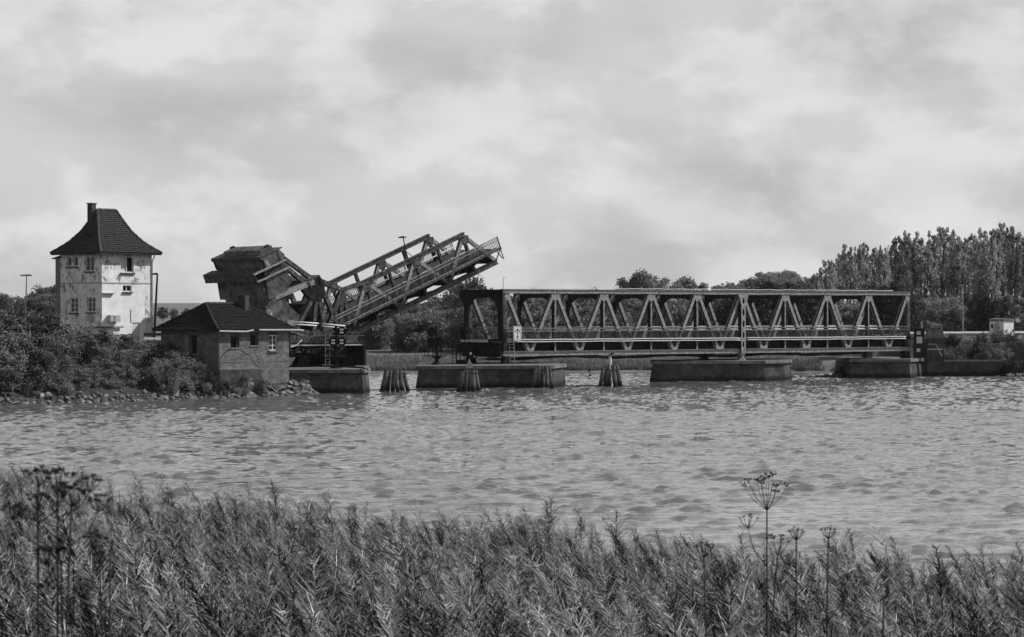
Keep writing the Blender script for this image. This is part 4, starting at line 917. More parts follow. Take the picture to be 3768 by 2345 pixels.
m = MB(); m.box(3.02, 3.08, -0.05, -0.003, 5.62, 6.7); m.box(2.2, 2.6, -0.4, -0.02, 4.1, 4.65); m.box(2.75, 3.05, -0.35, -0.02, 4.1, 4.7); m.build('meter_box', 'grey_paint', TW)
m = MB(); m.box(0.5, 3.0, b+0.0, b+1.35, zg, ze-0.35)
m.build('stair_annex', 'siding', TW)
m = MB()
for i in range(7): m.box(0.47, 0.497, b+0.02+i*0.19, b+0.17+i*0.19, zg, ze-0.37)
m.build('siding_board', 'siding', TW)
m = MB(); m.prism([(b, ze-0.1), (b+1.65, ze-0.42), (b+1.65, ze-0.34), (b, ze-0.02)], 0.35, 3.2, 'yz'); m.build('annex_roof', 'steel_dark', TW)
hip_roof(TW, a, b, 0.62, ze, 15.05, 1.7, 3.7, [0, .17, .40, .66, .84, 1.0], 'tile_roof', 0.22, 22)
m = MB(); m.box(1.25, 1.7, 2.9, 3.5, 13.6, 15.55); ch = m.build('chimney', 'brick_dark', TW); m = MB(); m.box(1.2, 1.75, 2.85, 3.55, 15.553, 15.66); m.build('chimney_cap', 'concrete_cap', ch)
m = MB()
for z, xx in ((13.0, 0.55), (12.1, 0.05)): m.box(xx-0.05, xx+0.12, 2.0, 3.0, z, z+0.05)
m.build('roof_step', 'steel_dark', TW)
# low shed in front, barrier before it
C2 = at(420, 1240, 198); C2.z = 3.6
sh = thing('flat_shed', 'low white flat-roofed shed at the foot of the tower house', 'shed', C2, (0, 0, AL))
m = MB(); m.box(-0.1, 0.6, 0, 4.6, 0, 1.60); m.box(-0.0, 0.5, 0.5, 4.0, 1.6, 1.62); m.build('wall', 'plaster_clean', sh); m = MB(); m.box(-0.3, 0.8, -0.2, 4.8, 1.603+0.02, 1.74); m.build('flat_roof', 'concrete_cap', sh)
gr = thing('road_barrier', 'long white and dark guard rail in front of the tower house doors', 'guard rail', bw(-36, -1.2, 4.05), (0, 0, TH))
m = MB(); m.box(0, 9.0, -0.04, 0.04, 0.28, 0.42); m.build('white_rail', 'white_paint', gr); m = MB(); m.box(0.2, 6.8, 0.4, 0.5, 0.55, 0.78); m.build('dark_rail', 'black_paint', gr)
for x in (0.4, 3.4, 6.4, 8.8):
    m = MB(); m.box(x-0.05, x+0.05, 0.041, 0.14, -0.3, 0.42); m.build('post', 'steel_dark', gr)

# ================================================================== DERELICT BRICK HUT
C = at(806, 1345, 188.0); C.z = 0
BH = thing('brick_hut', 'derelict cracked brick hut with an old hipped tile roof at the shore', 'hut', C, (0, 0, AL))
a, b = 7.3, 6.9; zg, ze = 0.4, 5.08
rh = [(1.18, 2.09, 3.74, 4.60), (3.2, 4.05, 3.90, 4.72), (5.2, 6.05, 3.48, 4.70)]; lh = [(2.6, 3.5, 3.3, 4.7)]
m = MB()
wall_with_holes(m, a, ze-zg, [(h[0], h[1], h[2]-zg, h[3]-zg) for h in rh], lambda A, Z, D: (A, D, Z+zg), 0.30)
wall_with_holes(m, b, ze-zg, [(h[0], h[1], h[2]-zg, h[3]-zg) for h in lh], lambda A, Z, D: (D, A, Z+zg), 0.30)
m.add([(a, 0, zg), (a, b, zg), (a, b, ze), (a, 0, ze)], [(0,1,2,3)]); m.add([(a, b, zg), (0, b, zg), (0, b, ze), (a, b, ze)], [(0,1,2,3)])
m.build('brick_wall', 'brick', BH)
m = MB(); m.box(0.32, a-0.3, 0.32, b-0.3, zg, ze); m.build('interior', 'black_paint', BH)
window(BH, lambda A, Z, D: (A, D, Z), 5.2, 6.05, 3.48, 4.70, 2, 3, sm='brick')
for (a0, a1, z0, z1) in rh[:2]:
    m = MB(); m.box(a0-0.05, a1+0.05, -0.07, 0.1, z0-0.10, z0-0.015); w_ = m.build('window_sill', 'concrete_cap', BH)
    m = MB(); m.box(a1-0.20, a1-0.02, 0.10, 0.16, z0, z1); m.build('broken_casement', 'steel', w_)
for a0, a1, z0, z1 in rh:
    m = MB(); n_ = 9
    for i in range(n_): x0_ = a0-0.1+(a1-a0+0.2)*i/n_; m.box(x0_+0.01, x0_+(a1-a0+0.2)/n_-0.01, -0.014, 0.02, z1+0.012, z1+0.24)
    m.build('lintel_bricks', 'brick_dark', BH)
def crack(pts, w):
    m = MB()
    for (x0, z0), (x1, z1) in zip(pts[:-1], pts[1:]):
        d = Vector((x1-x0, z1-z0)).normalized(); n_ = Vector((-d.y, d.x))*w*random.uniform(0.6, 1.2)
        m.prism([(x0-d.x*.02+n_.x, z0+n_.y), (x0-d.x*.02-n_.x, z0-n_.y), (x1+d.x*.02-n_.x, z1-n_.y), (x1+d.x*.02+n_.x, z1+n_.y)], -0.005-random.uniform(0, .003), 0.05)
    m.build('crack', 'black_paint', BH)
crack([(2.05, 3.7), (2.4, 3.45), (2.75, 3.25), (3.0, 3.2), (3.3, 2.9), (3.6, 2.6), (3.75, 2.35), (4.05, 2.3), (4.3, 2.0)], 0.045)
crack([(3.6, 3.8), (3.65, 3.4), (3.95, 2.9), (4.15, 2.4)], 0.03)
crack([(1.2, 3.6), (0.8, 3.5), (0.4, 3.25), (0.12, 2.9), (0.1, 2.2)], 0.05)
crack([(2.9, 3.2), (2.3, 3.15), (1.9, 2.9), (1.3, 2.8)], 0.02)
m = MB(); m.box(0.0, 4.3, -0.10, -0.003, 1.0, 2.02); m.build('plinth', 'concrete', BH)
m = MB(); m.box(0.0, 4.35, -0.13, -0.003, 2.023, 2.10); m.box(4.36, a+0.03, -0.05, -0.003, 0.9, 1.0); m.build('plinth_ledge', 'concrete_cap', BH)
m = MB(); m.box(0.02, a-0.02, -0.025, -0.004, 2.62, 2.67); m.build('brick_band', 'concrete_cap', BH)
m = MB(); m.tube([(-0.4, -0.50, ze-0.05), (1.8, -0.50, ze-0.09), (2.4, -0.5, ze-0.10), (3.1, -0.48, ze+0.02)], 0.07, 8); m.tube([(3.7, -0.5, ze+0.02), (7.9, -0.5, ze+0.0), (8.4, -0.5, ze-0.05)], 0.07, 8); m.build('gutter', 'grey_paint', BH)
hip_roof(BH, a, b, 0.48, ze, 7.12, 1.6, 5.7, [0, .12, .27, .52, .77, 1.0], 'tile_roof_old', 0.22, 18)
m = MB(); m.box(4.95, 5.4, 2.55, 3.5, 5.9, 7.82); ch = m.build('chimney', 'brick_dark', BH)
m = MB(); m.prism([(4.85, 6.58), (5.5, 6.58), (5.5, 6.64), (4.85, 6.64)], 2.47, 2.548); m.build('chimney_flashing', 'white_paint', ch)
# bent pipe gate by the hut
pg = at(668, 1300, 187); g0 = LH(pg.x, pg.y)
gt = thing('pipe_gate', 'bent pale pipe gate frame standing left of the brick hut', 'gate', (pg.x, pg.y, g0), (0, 0, R(10)))
m = MB(); m.tube([(-0.55, 0, -0.2), (-0.55, 0, 1.65)], 0.03, 6); m.tube([(0.5, 0, -0.2), (0.5, 0, 1.4)], 0.03, 6); m.build('post', 'steel_pale', gt); m = MB(); m.tube([(-0.55, 0, 1.63), (0.5, 0, 1.38)], 0.03, 6); m.tube([(-0.55, 0, 0.1), (0.5, 0, 0.1)], 0.03, 6); m.build('crossbar', 'steel_pale', gt)
for px, py, Z, h, lab in ((755, 1340, 184, 1.5, 'thin dark fence stake on the slope left of the brick hut'), (835, 1400, 184.5, 1.3, 'thin dark fence stake among stones below the brick hut corner')):
    q = at(px, py, Z); m = MB(); m.tube([(0, 0, -0.4), (0.03, 0, h)], 0.035, 6); m.tube([(-0.15, 0, h*0.8), (0.2, 0, h*0.8)], 0.02, 5); o = m.build('fence_stake', 'steel_dark'); o.location = (q.x, q.y, LH(q.x, q.y)); tag(o, lab, 'stake', 'fence stakes')

# ================================================================== LAMPS, MASTS, RIGHT BANK FITTINGS
def lamp_post(label, px, ytop, ybase, Z, head, zbase, r_=0.06, m_='steel', lean=0.0):
    q = at(px, ytop, Z); h = q.z - zbase
    t = thing('street_lamp', label, 'street lamp', (q.x, q.y, zbase))
    m = MB(); m.tube([(-lean, 0, 0), (0, 0, h)], [r_*1.25, r_*0.8], 8); m.build('pole', m_, t)
    for x0, x1 in head:
        m = MB(); m.prism([(x0, h-0.02), (x1, h-0.02), (x1, h+0.08), (x1*0.8+x0*0.2, h+0.15), (x0, h+0.10)], -0.14, 0.14); m.build('lamp_head', m_, t)
    return t
lamp_post('grey street lamp with a wide double head left of the tower house', 98, 1016, 1170, 206, [(-0.5, 0.48)], 4.0, 0.055, 'grey_paint', 0.16)
lamp_post('dark street lamp with a short arm between tower house and brick hut', 579, 1011, 1270, 197, [(-0.40, 0.04)], 4.05, 0.09, 'steel_dark', 0.28)
lamp_post('slim pale street lamp among trees right of the truss bridge', 3543, 1052, 1235, 285, [(-0.45, 0.05)], 3.9, 0.06, 'grey_paint')
q = at(3715, 1062, 268); t = thing('antenna_mast', 'thin lattice mast with a small box behind the utility hut', 'mast', (q.x, q.y, 4.0))
m = MB(); m.tube([(0, 0, 0), (0, 0, q.z-4.0)], [0.06, 0.03], 6); m.build('mast', 'steel', t); m = MB(); m.box(-0.18, 0.02, -0.14, 0.0, 2.2, 2.6); m.build('box', 'grey_paint', t)
for i in range(9):
    m = MB(); m.box(-0.1, 0.1, -0.02, 0.02, 0.8+i*0.5, 0.83+i*0.5); m.build('step', 'steel', t)
C = at(3693, 1236, 262); C.z = 3.6
hu = thing('utility_hut', 'small pale utility hut with a flat roof on the right bank', 'hut', C, (0, 0, R(40)))
m = MB(); m.box(0, 1.7, 0, 1.9, 0, 1.98); m.build('wall', 'plaster_clean', hu); m = MB(); m.prism([(-0.12, 1.983), (1.82, 1.983), (1.7, 2.16), (0.85, 2.24), (0.0, 2.16)], -0.12, 2.02); m.build('roof', 'concrete_cap', hu)
m = MB(); m.box(-0.03, -0.003, 0.7, 1.25, 0.2, 1.6); m.build('door', 'grey_paint', hu)
m = MB(); m.box(-0.025, -0.003, 1.4, 1.7, 1.2, 1.6); m.build('vent', 'steel_dark', hu)
# portal block at the right end with three pale squares
pb = thing('gate_column', 'black steel column with three pale square boards at the right bridge end', 'column', bw(50.35, -0.9, 1.9), (0, 0, R(5)))
m = MB(); m.box(-0.35, 0.75, 0, 0.5, 0, 1.42); m.box(-0.3, 0.7, 0.02, 0.48, 1.423, 2.98); m.build('casing', 'black_paint', pb)
for z0, w_, h_ in ((2.35, 0.40, 0.34), (1.48, 0.58, 0.66), (0.62, 0.36, 0.34)):
    m = MB(); m.box(-0.12, -0.12+w_, -0.03, -0.003, z0, z0+h_); m.build('reflector_board', 'blind', pb)
m = MB(); m.tube([(0.45, 0.25, 2.98), (0.45, 0.25, 3.6)], 0.08, 8); m.build('pole', 'grey_paint', pb)
pa = thing('approach_parapet', 'grey concrete approach parapet right of the truss bridge end', 'parapet', bw(51.3, -1.2, 0), (0, 0, R(5)))
m = MB(); m.box(0, 1.7, 0, 0.35, 3.95, 4.75); m.build('parapet_wall', 'concrete_cap', pa); m = MB(); m.box(0.0, 1.9, -0.15, 0.6, 3.55, 3.90); m.box(0.0, 1.8, 0.0, 0.6, 0.5, 3.547); m.build('bracket_slab', 'concrete', pa)
m = MB(); m.box(0.05, 1.6, -0.2, -0.1, 2.75, 2.82); m.tube([(0.1, -0.15, 3.3), (0.9, -0.15, 3.3), (1.5, -0.15, 2.1)], 0.025, 6); m.build('pipe_rail', 'white_paint', pa)
rl = thing('bank_railing', 'grey tubular railing on the causeway right of the bridge end', 'railing', at(3424, 1236, 255), (0, 0, R(15)))
rl.location.z = 4.0
for z in (0.35, 0.65, 0.95, 1.2):
    m = MB(); m.tube([(0, 0, z), (1.25, 0, z)], 0.022, 6); m.build('rail', 'grey_paint', rl)
for x in (0, 0.62, 1.25):
    m = MB(); m.tube([(x, 0, -0.3), (x, 0, 1.22)], 0.03, 6); m.build('post', 'grey_paint', rl)
gd = thing('guard_rail', 'long pale crash barrier along the right causeway below the hut', 'guard rail', bw(57.0, 6.9, 4.0), (0, 0, TH))
m = MB(); m.box(0, 22, -0.03, 0.03, 0.25, 0.45); m.build('rail', 'white_paint', gd)
for x in np.arange(0.5, 22, 2.0):
    m = MB(); m.box(x-0.04, x+0.04, 0.031, 0.12, -0.4, 0.45); m.build('post', 'steel_dark', gd)
# ================================================================== STONE REVETMENT
def stone_mesh(i):
    bm = bmesh.new(); r = random.Random(100+i)
    for _ in range(15):
        v = Vector((r.gauss(0, 1), r.gauss(0, 1), r.gauss(0, 1))).normalized(); bm.verts.new((v.x*r.uniform(.40, .56), v.y*r.uniform(.28, .40), v.z*r.uniform(.20, .30)))
    bmesh.ops.convex_hull(bm, input=bm.verts); bmesh.ops.delete(bm, geom=[v for v in bm.verts if not v.link_faces], context='VERTS')
    bmesh.ops.bevel(bm, geom=bm.edges[:], offset=0.03, segments=1, affect='EDGES') if False else None
    me = bpy.data.meshes.new('stone'); bm.to_mesh(me); bm.free(); me.materials.append(MAT['stone']); return me
STN = [stone_mesh(i) for i in range(12)]
def put_stone(parent, x, y, z, s, r):
    o = link('stone', r.choice(STN), parent); o.location = (x, y, z); o.scale = (s*r.uniform(.8, 1.25), s*r.uniform(.8, 1.2), s*r.uniform(.8, 1.2))
    o.rotation_euler = (r.uniform(-.45, .45), r.uniform(-.45, .45), r.uniform(0, 6.28))
rr = random.Random(5); P = [Vector((q[0], q[1], 0)) for q in SHORE[1:6]]
segl = [(P[i], P[i+1]) for i in range(1, 3)]           # the shore in view
total = sum((q-p).length for p, q in segl); count = 0
for p, q in [(P[0].lerp(P[1], 0.82), P[1])] + segl + [(P[3], P[4])]:
    d = (q-p); ln = d.length; d.normalize(); inn = Vector((-d.y, d.x, 0))
    if inn.x > 0 and p.x < -16: inn = -inn
    inn = Vector((-d.y, d.x, 0)); s_ = 0.0
    while s_ < ln:
        for row in range(4):
            if count >= 296: break
            if row >= 3 and rr.random() < 0.5: continue
            k = -0.12 + row*0.40 + rr.uniform(-.12, .12); c = p + d*(s_+rr.uniform(-.2, .2)) + inn*k
            put_stone(lb, c.x, c.y, LH(c.x, c.y) + 0.02 + rr.uniform(-.06, .06), rr.choice((.38, .48, .58, .7, .9)), rr); count += 1
        s_ += 0.54
for i in range(26):                                    # looser boulders below the hut
    x = rr.uniform(-20.8, -15.9); y = 186.6 + (x+21)*1.25 + rr.uniform(-.3, 2.2); put_stone(lb, x, y, LH(x, y)+0.12, rr.uniform(.8, 1.4), rr)
for i in range(40):                                    # right bank toe
    x = rr.uniform(50.2, 56); y = 246.6 + rr.uniform(0, 1.6); put_stone(fb, x, y, FH(x, y)+0.1, rr.uniform(.7, 1.2), rr)
for i in range(16):
    x = rr.uniform(30.4, 33.2); y = 244.2 + rr.uniform(-.9, .9); put_stone(fb, x, y, -0.05+(x-30.4)*0.12, rr.uniform(.6, 1.0), rr)

# ================================================================== TREES
def branch_tree(seed, H, spread, nb, lean=0.25, base=0.22, up=0.7):
    r = random.Random(seed); m = MB(); tips = []
    top = Vector((r.uniform(-.3, .3), r.uniform(-.3, .3), H*0.93))
    tr = [Vector((0, 0, -0.6))] + [top*(i/6) + Vector((r.uniform(-.1, .1), r.uniform(-.1, .1), 0)) for i in range(1, 7)]
    m.tube(tr, [base*(1-0.14*i) for i in range(7)], 7)
    for i in range(nb):
        f = r.uniform(0.25, 0.9); p = top*f; a = i*2.4 + r.uniform(-.4, .4); ln = spread*(1.15-f*0.6)*r.uniform(.7, 1.1)
        q = p + Vector((math.cos(a)*ln*.6, math.sin(a)*ln*.6, ln*up*0.6)); e = p + Vector((math.cos(a)*ln, math.sin(a)*ln, ln*up*1.2))
        m.tube([p, q, e], [base*.35, base*.22, base*.08], 5); tips += [q, e]
    return m, tips
def broadleaf(i, seed, nclump=95, per=60, size=0.28, wide=4.0, m_='leaf'):
    m, tips = branch_tree(seed, 10, wide*0.8, 12); r = np.random.default_rng(seed)
    u = r.normal(size=(nclump, 3)); u /= np.linalg.norm(u, axis=1)[:, None]; rad = r.uniform(.45, 1.0, nclump)[:, None]**0.5
    lob = 1 + 0.18*np.sin(3*np.arctan2(u[:, 1], u[:, 0])+seed) + 0.12*np.sin(5*u[:, 2]+seed*2)
    c = u*rad*lob[:, None]*np.array([wide*.86, wide*.86, 3.9]) + np.array([0, 0, 5.7]); c[:, 2] = np.clip(c[:, 2], 1.3, 9.6)
    rd = r.uniform(.55, 1.25, nclump)[:, None]*np.array([1, 1, .75])
    return m.mesh('trunk', 'bark'), leafcloud('crown', c, rd, per, size, m_)
def poplar(i, seed, H=10, m_='leaf_poplar'):
    r = random.Random(seed); m = MB(); C_ = []; Rd = []
    ns = 5
    for k in range(ns):
        a = k*6.28/ns + r.uniform(-.5, .5); sp = r.uniform(.3, .85) if k else 0.05; hh = H*(r.uniform(.76, .95) if k else 0.91)
        pts = [Vector((0, 0, -0.5)), Vector((0, 0, 0.8)), Vector((math.cos(a)*sp*.55, math.sin(a)*sp*.55, hh*.35)), Vector((math.cos(a)*sp, math.sin(a)*sp, hh*.7)), Vector((math.cos(a)*sp*1.1-.1, math.sin(a)*sp*1.1, hh))]
        m.tube(pts, [.15, .13, .09, .055, .015], 6)
        n = 15
        for j in range(n):
            f = 0.22 + 0.78*j/(n-1); p = pts[1].lerp(pts[2], min(f/.35, 1)) if f < .35 else (pts[2].lerp(pts[3], (f-.35)/.35) if f < .7 else pts[3].lerp(pts[4], (f-.7)/.3))
            w = 0.72*math.sin(math.pi*min(1, (1.06-f)*1.15))**0.6 + 0.10
            if r.random() < (0.72 if f < 0.5 else 0.40 if f < .7 else 0.10): continue
            for q in range(3):
                c = Vector((p.x + r.uniform(-.6, .6)*w*1.5, p.y + r.uniform(-.6, .6)*w*1.5, p.z + r.uniform(-.2, .3))); C_.append(tuple(c)); u = r.uniform(.5, 1.1); Rd.append((w*.42*u, w*.42*u, w*.85*u))
                m.tube([p - Vector((0, 0, .35)), c + Vector((0, 0, .25))], [.028, .006], 4)
    return m.mesh('trunk', 'bark'), leafcloud('crown', C_, Rd, 46, 0.10, m_, 0.7)
def shrub(seed, n=60, per=60, size=0.085, m_='leaf_shrub', tall=1.0):
    r = np.random.default_rng(seed); m = MB(); rs = random.Random(seed)
    for k in range(6): a = k*1.05; m.tube([(0, 0, -0.3), (math.cos(a)*.35, math.sin(a)*.35, .7), (math.cos(a)*.8, math.sin(a)*.8, 1.5*tall)], [.04, .03, .01], 5)
    u = r.normal(size=(n, 3)); u[:, 2] = np.abs(u[:, 2]); u /= np.linalg.norm(u, axis=1)[:, None]
    c = u*(r.uniform(.35, 1, n)**.5)[:, None]*np.array([1.35, 1.35, 1.75*tall])*(1+.22*np.sin(4*np.arctan2(u[:, 1], u[:, 0])+seed))[:, None]; c[:, 2] += .15
    return m.mesh('stem', 'bark'), leafcloud('foliage', c, r.uniform(.22, .48, n)[:, None]*np.ones(3), per, size, m_)
BV = [broadleaf(i, 30+i, wide=3.4+0.5*(i % 3)) for i in range(5)]
DV = [broadleaf(i, 60+i, 90, 60, 0.24, 3.4+0.4*i, 'leaf_dark') for i in range(2)]
PV = [poplar(i, 80+i) for i in range(7)]
SV = [shrub(90+i, tall=0.85+0.15*i) for i in range(4)]
SD = [shrub(120+i, m_='leaf_dark') for i in range(2)]
def plant(name, var, loc, s, rz, label, cat, group, parts=('trunk', 'crown')):
    t = thing(name, label, cat, loc, (0, 0, rz), group)
    t.scale = s if isinstance(s, (tuple, list)) else (s, s, s)
    for me, pn in zip(var, parts): link(pn, me, t)
    return t
ORD = ['first', 'second', 'third', 'fourth', 'fifth', 'sixth', 'seventh', 'eighth', 'ninth', 'tenth', 'eleventh', 'twelfth', 'thirteenth', 'fourteenth', 'fifteenth', 'sixteenth', 'seventeenth', 'eighteenth', 'nineteenth', 'twentieth',
       'twenty-first', 'twenty-second', 'twenty-third', 'twenty-fourth', 'twenty-fifth', 'twenty-sixth', 'twenty-seventh', 'twenty-eighth', 'twenty-ninth', 'thirtieth', 'thirty-first', 'thirty-second', 'thirty-third', 'thirty-fourth', 'thirty-fifth']
tr_ = random.Random(11)
def tree_at(px, ytop, Z, var, label, group, name='broadleaf_tree', wide=1.0, sink=0.0):
    q = at(px, ytop, Z); g = FH(q.x, q.y) - sink; h = max(3.0, (q.z-g))/9.75
    return plant(name, var, (q.x, q.y, g), (h*wide, h*wide, h), tr_.uniform(0, 6.28), label, 'tree', group)
# the wood behind the bridge: front rank along the shore and a taller rank behind
OUT = [(1100, 1130), (1250, 1138), (1400, 1128), (1500, 1108), (1600, 1088), (1662, 1058), (1720, 1022), (1760, 1045), (1800, 1084), (1900, 1082), (2000, 1086), (2100, 1074), (2180, 1064), (2280, 1058), (2350, 1008), (2420, 1020), (2475, 1052), (2530, 1028), (2600, 1046), (2700, 1052), (2750, 1050), (2850, 1030), (2960, 1060), (3060, 1060)]
ox = [q[0] for q in OUT]; oy = [q[1] for q in OUT]
px = 1080; i = 0
while px < 3080:
    y = float(np.interp(px, ox, oy)) + tr_.uniform(-6, 10); Z = tr_.uniform(365, 400)
    tree_at(px, y, Z, BV[i % 5], '%s tree from the left in the back row of the wood behind the bridges' % ORD[min(i, 34)], 'back row of the wood', wide=tr_.uniform(.85, 1.1)); px += tr_.uniform(60, 84); i += 1
px = 1075; i = 0
while px < 3240:
    y = float(np.interp(px, [1100, 1500, 1750, 2000, 2600, 3200], [1180, 1145, 1110, 1140, 1115, 1125])) + tr_.uniform(-25, 25); Z = tr_.uniform(298, 325)
    tree_at(px, y, Z, BV[(i*2+1) % 5], '%s tree from the left in the front row of the wood along the far shore' % ORD[min(i, 34)], 'front row of the wood', wide=tr_.uniform(1.0, 1.3), sink=2.0); px += tr_.uniform(50, 74); i += 1
for k, (px, y, Z, w, lab) in enumerate(((2350, 1006, 345, .95, 'tall round tree rising above the truss top chord near its third panel'), (1725, 1018, 340, .8, 'tall hazy tree rising between the raised leaf and the truss portal'))):
    tree_at(px, y, Z, BV[k], lab, 'tall trees of the wood', wide=w)
for k, (px, y, Z, lab) in enumerate(((2720, 1062, 300, 'dark round tree above the truss left of its middle post'), (2800, 1040, 296, 'dark wide tree top above the truss beside its middle post'), (2870, 1032, 300, 'darkest wide tree top right of the middle of the truss'), (2940, 1052, 298, 'dark low tree top right of the darkest one above the truss'))):
    tree_at(px, y, Z, DV[k % 2], lab, 'dark trees above the truss', wide=1.25)
# left background trees, beyond the tower house
for k, (px, y, Z, w) in enumerate(((15, 1085, 430, .9), (60, 1090, 450, 1.0), (150, 1055, 420, 1.0), (205, 1050, 410, .9), (185, 1075, 380, 1.0), (110, 1100, 380, 1.1), (640, 1135, 470, .7), (690, 1160, 480, 1.0), (600, 1170, 500, 1.3), (720, 1170, 460, 1.2))):
    tree_at(px, y, Z, BV[k % 5], ['hazy tree cut by the left photo edge beyond the bushes', 'hazy tree directly left of the wide-headed lamp', 'tall hazy tree right of the wide-headed lamp', 'hazy tree touching the tower house left wall', 'shorter hazy tree in front of the one at the tower house', 'low hazy tree behind the wide-headed lamp pole', 'small feathery tree in the gap between tower house and brick hut', 'low tree behind the brick hut roof ridge', 'low distant tree right beside the short-armed lamp', 'distant tree farthest right behind the brick hut roof'][k], 'trees beyond the tower house', wide=w)
# far pale hill trees
for k, (px, y) in enumerate(((2640, 1052), (2700, 1040), (2760, 1022), (2810, 1004), (2860, 996), (2905, 1000), (2950, 1015), (2995, 1022), (3040, 1030))):
    tree_at(px, y, 1450 + 50*(k % 3), BV[k % 5], 'pale far hill tree on the skyline, %s from the left' % ORD[k], 'far hill trees', wide=1.3)
# row of poplars
PO = [(3000, 1000), (3040, 952), (3092, 916), (3128, 906), (3166, 908), (3216, 897), (3250, 893), (3297, 856), (3336, 846), (3390, 858), (3430, 845), (3474, 836), (3513, 849), (3550, 862), (3581, 847), (3616, 836), (3658, 825), (3692, 827), (3726, 834), (3766, 838)]
for k, (px, y) in enumerate(PO):
    tree_at(px, y, 352 + 12*(k % 3) - 4*(k % 2), PV[(k*3) % 7], '%s tall poplar from the left in the row right of the bridge' % ORD[k], 'row of tall poplars', 'poplar_tree', wide=(0.95, 1.15, 0.85, 1.05)[k % 4])
for k, (px, y) in enumerate(((3065, 1000), (3190, 975), (3315, 960), (3450, 950), (3600, 950), (3710, 940))):
    tree_at(px, y, 385, PV[(k*2+2) % 7], '%s poplar from the left in the second, farther poplar row' % ORD[k], 'second row of poplars', 'poplar_tree', wide=1.2)
for k, (px, y, Z, w, dark, lab) in enumerate(((3290, 1022, 285, .9, 1, 'dark leafy tree rising just behind the right truss end'), (3240, 1065, 288, 1.0, 1, 'dark tree seen through the last truss panel'), (3330, 1090, 284, .8, 1, 'dark low tree right behind the right end post'),
        (3400, 1105, 300, 1.1, 0, 'grey bushy tree under the poplars left of the slim pale lamp'), (3470, 1090, 305, 1.1, 0, 'grey bushy tree just left of the slim pale lamp'), (3610, 1065, 290, .6, 1, 'dark pointed tree right of the slim pale lamp'), (3655, 1085, 288, .8, 1, 'dark rounded tree behind the utility hut'),
        (3570, 1110, 300, .9, 1, 'dark low tree directly right of the slim pale lamp pole'), (3735, 1090, 310, 1.1, 0, 'grey tree at the right photo edge behind the mast'), (3160, 1110, 300, 1.2, 0, 'grey bushy tree seen through the eighth truss panel'), (3520, 1130, 296, 1.2, 0, 'low grey tree behind the slim pale lamp'))):
    tree_at(px, y, Z, DV[k % 2] if dark else BV[k % 5], lab, 'trees below the poplars', wide=w*1.1)

# ================================================================== SHRUBS
sr = random.Random(3)
SP = ('stem', 'foliage')
top_px = [0, 60, 130, 200, 300, 400, 480, 560, 620, 700, 790]; top_py = [1172, 1155, 1148, 1176, 1205, 1222, 1232, 1258, 1285, 1325, 1375]
k = 0
for row, (dz_, drop) in enumerate(((-1.35, 185), (0.5, 125), (2.9, 60), (6.0, 0))):
    px = -40 + row*22
    while px < (640, 720, 760, 640)[row]:
        yb = float(np.interp(px, [0, 1150], [1491, 1449])); Zs = zwater(yb)
        Z = Zs + 3.0 + dz_ + sr.uniform(-.5, .5); yt = float(np.interp(px, top_px, top_py)) + drop*(1 if px < 600 else .5) + sr.uniform(-10, 12)
        q = at(px, yt, Z); g = LH(q.x, q.y); h = q.z-g
        h = max(h, 1.25)
        if True:
            s = h/2.15; w = max(.95, min(1.4, s*1.05)); v_ = SV[k % 4] if sr.random() < .90 else SD[k % 2]
            plant('shrub', v_, (q.x, q.y, g-.1), (w, w, s), sr.uniform(0, 6.28), 'dense leafy bank shrub, %s from the left in the %s row below the tower house' % (ORD[len([1 for o in bpy.data.objects if o.get('row') == row])], ('lowest', 'lower', 'middle', 'upper')[row]), 'shrub', 'shrubs on the left bank', SP)['row'] = row
        px += sr.uniform(40, 58); k += 1
for k, (px, py, Z, s, lab) in enumerate(((118, 1155, 190, 1.0, 'dark shrub topping the bank beneath the wide-headed lamp'), (165, 1185, 189, .9, 'dark rounded shrub right of the wide-headed lamp foot'), (780, 1330, 189.5, .75, 'wind-bent shrub against the dark side of the brick hut'), (895, 1375, 187.3, .5, 'low weedy shrub before the cracked brick hut wall'), (960, 1380, 188.6, .45, 'smaller weedy shrub below the hut crack'), (845, 1390, 186.3, .55, 'low shrub at the front corner of the brick hut'))):
    q = at(px, py, Z); g = LH(q.x, q.y); plant('shrub', SD[k % 2] if k < 3 else SV[k % 4], (q.x, q.y, g-.1), (s, s, max(.3, (q.z-g)/2.0)), k, lab, 'shrub', 'weeds and shrubs near the brick hut', SP)
for k, (px, py, Z, s_) in enumerate(((585, 1278, 186.5, .9), (640, 1300, 185.5, .9), (690, 1322, 186.2, .85), (735, 1335, 186.0, .8), (660, 1345, 183.4, .8), (720, 1368, 184.2, .75), (775, 1372, 185.2, .7), (610, 1330, 181.8, .85), (815, 1398, 186.0, .5))):
    q = at(px, py, Z); g = LH(q.x, q.y); plant('shrub', SV[k % 4] if k % 3 else SD[k % 2], (q.x, q.y, g-.1), (s_, s_, max(.35, (q.z-g)/2.0)), k, 'low scrub bush on the slope left of the brick hut, %s from the left' % ORD[sorted((585, 640, 690, 735, 660, 720, 775, 610, 815)).index(px)], 'shrub', 'scrub left of the brick hut', SP)
k = 0
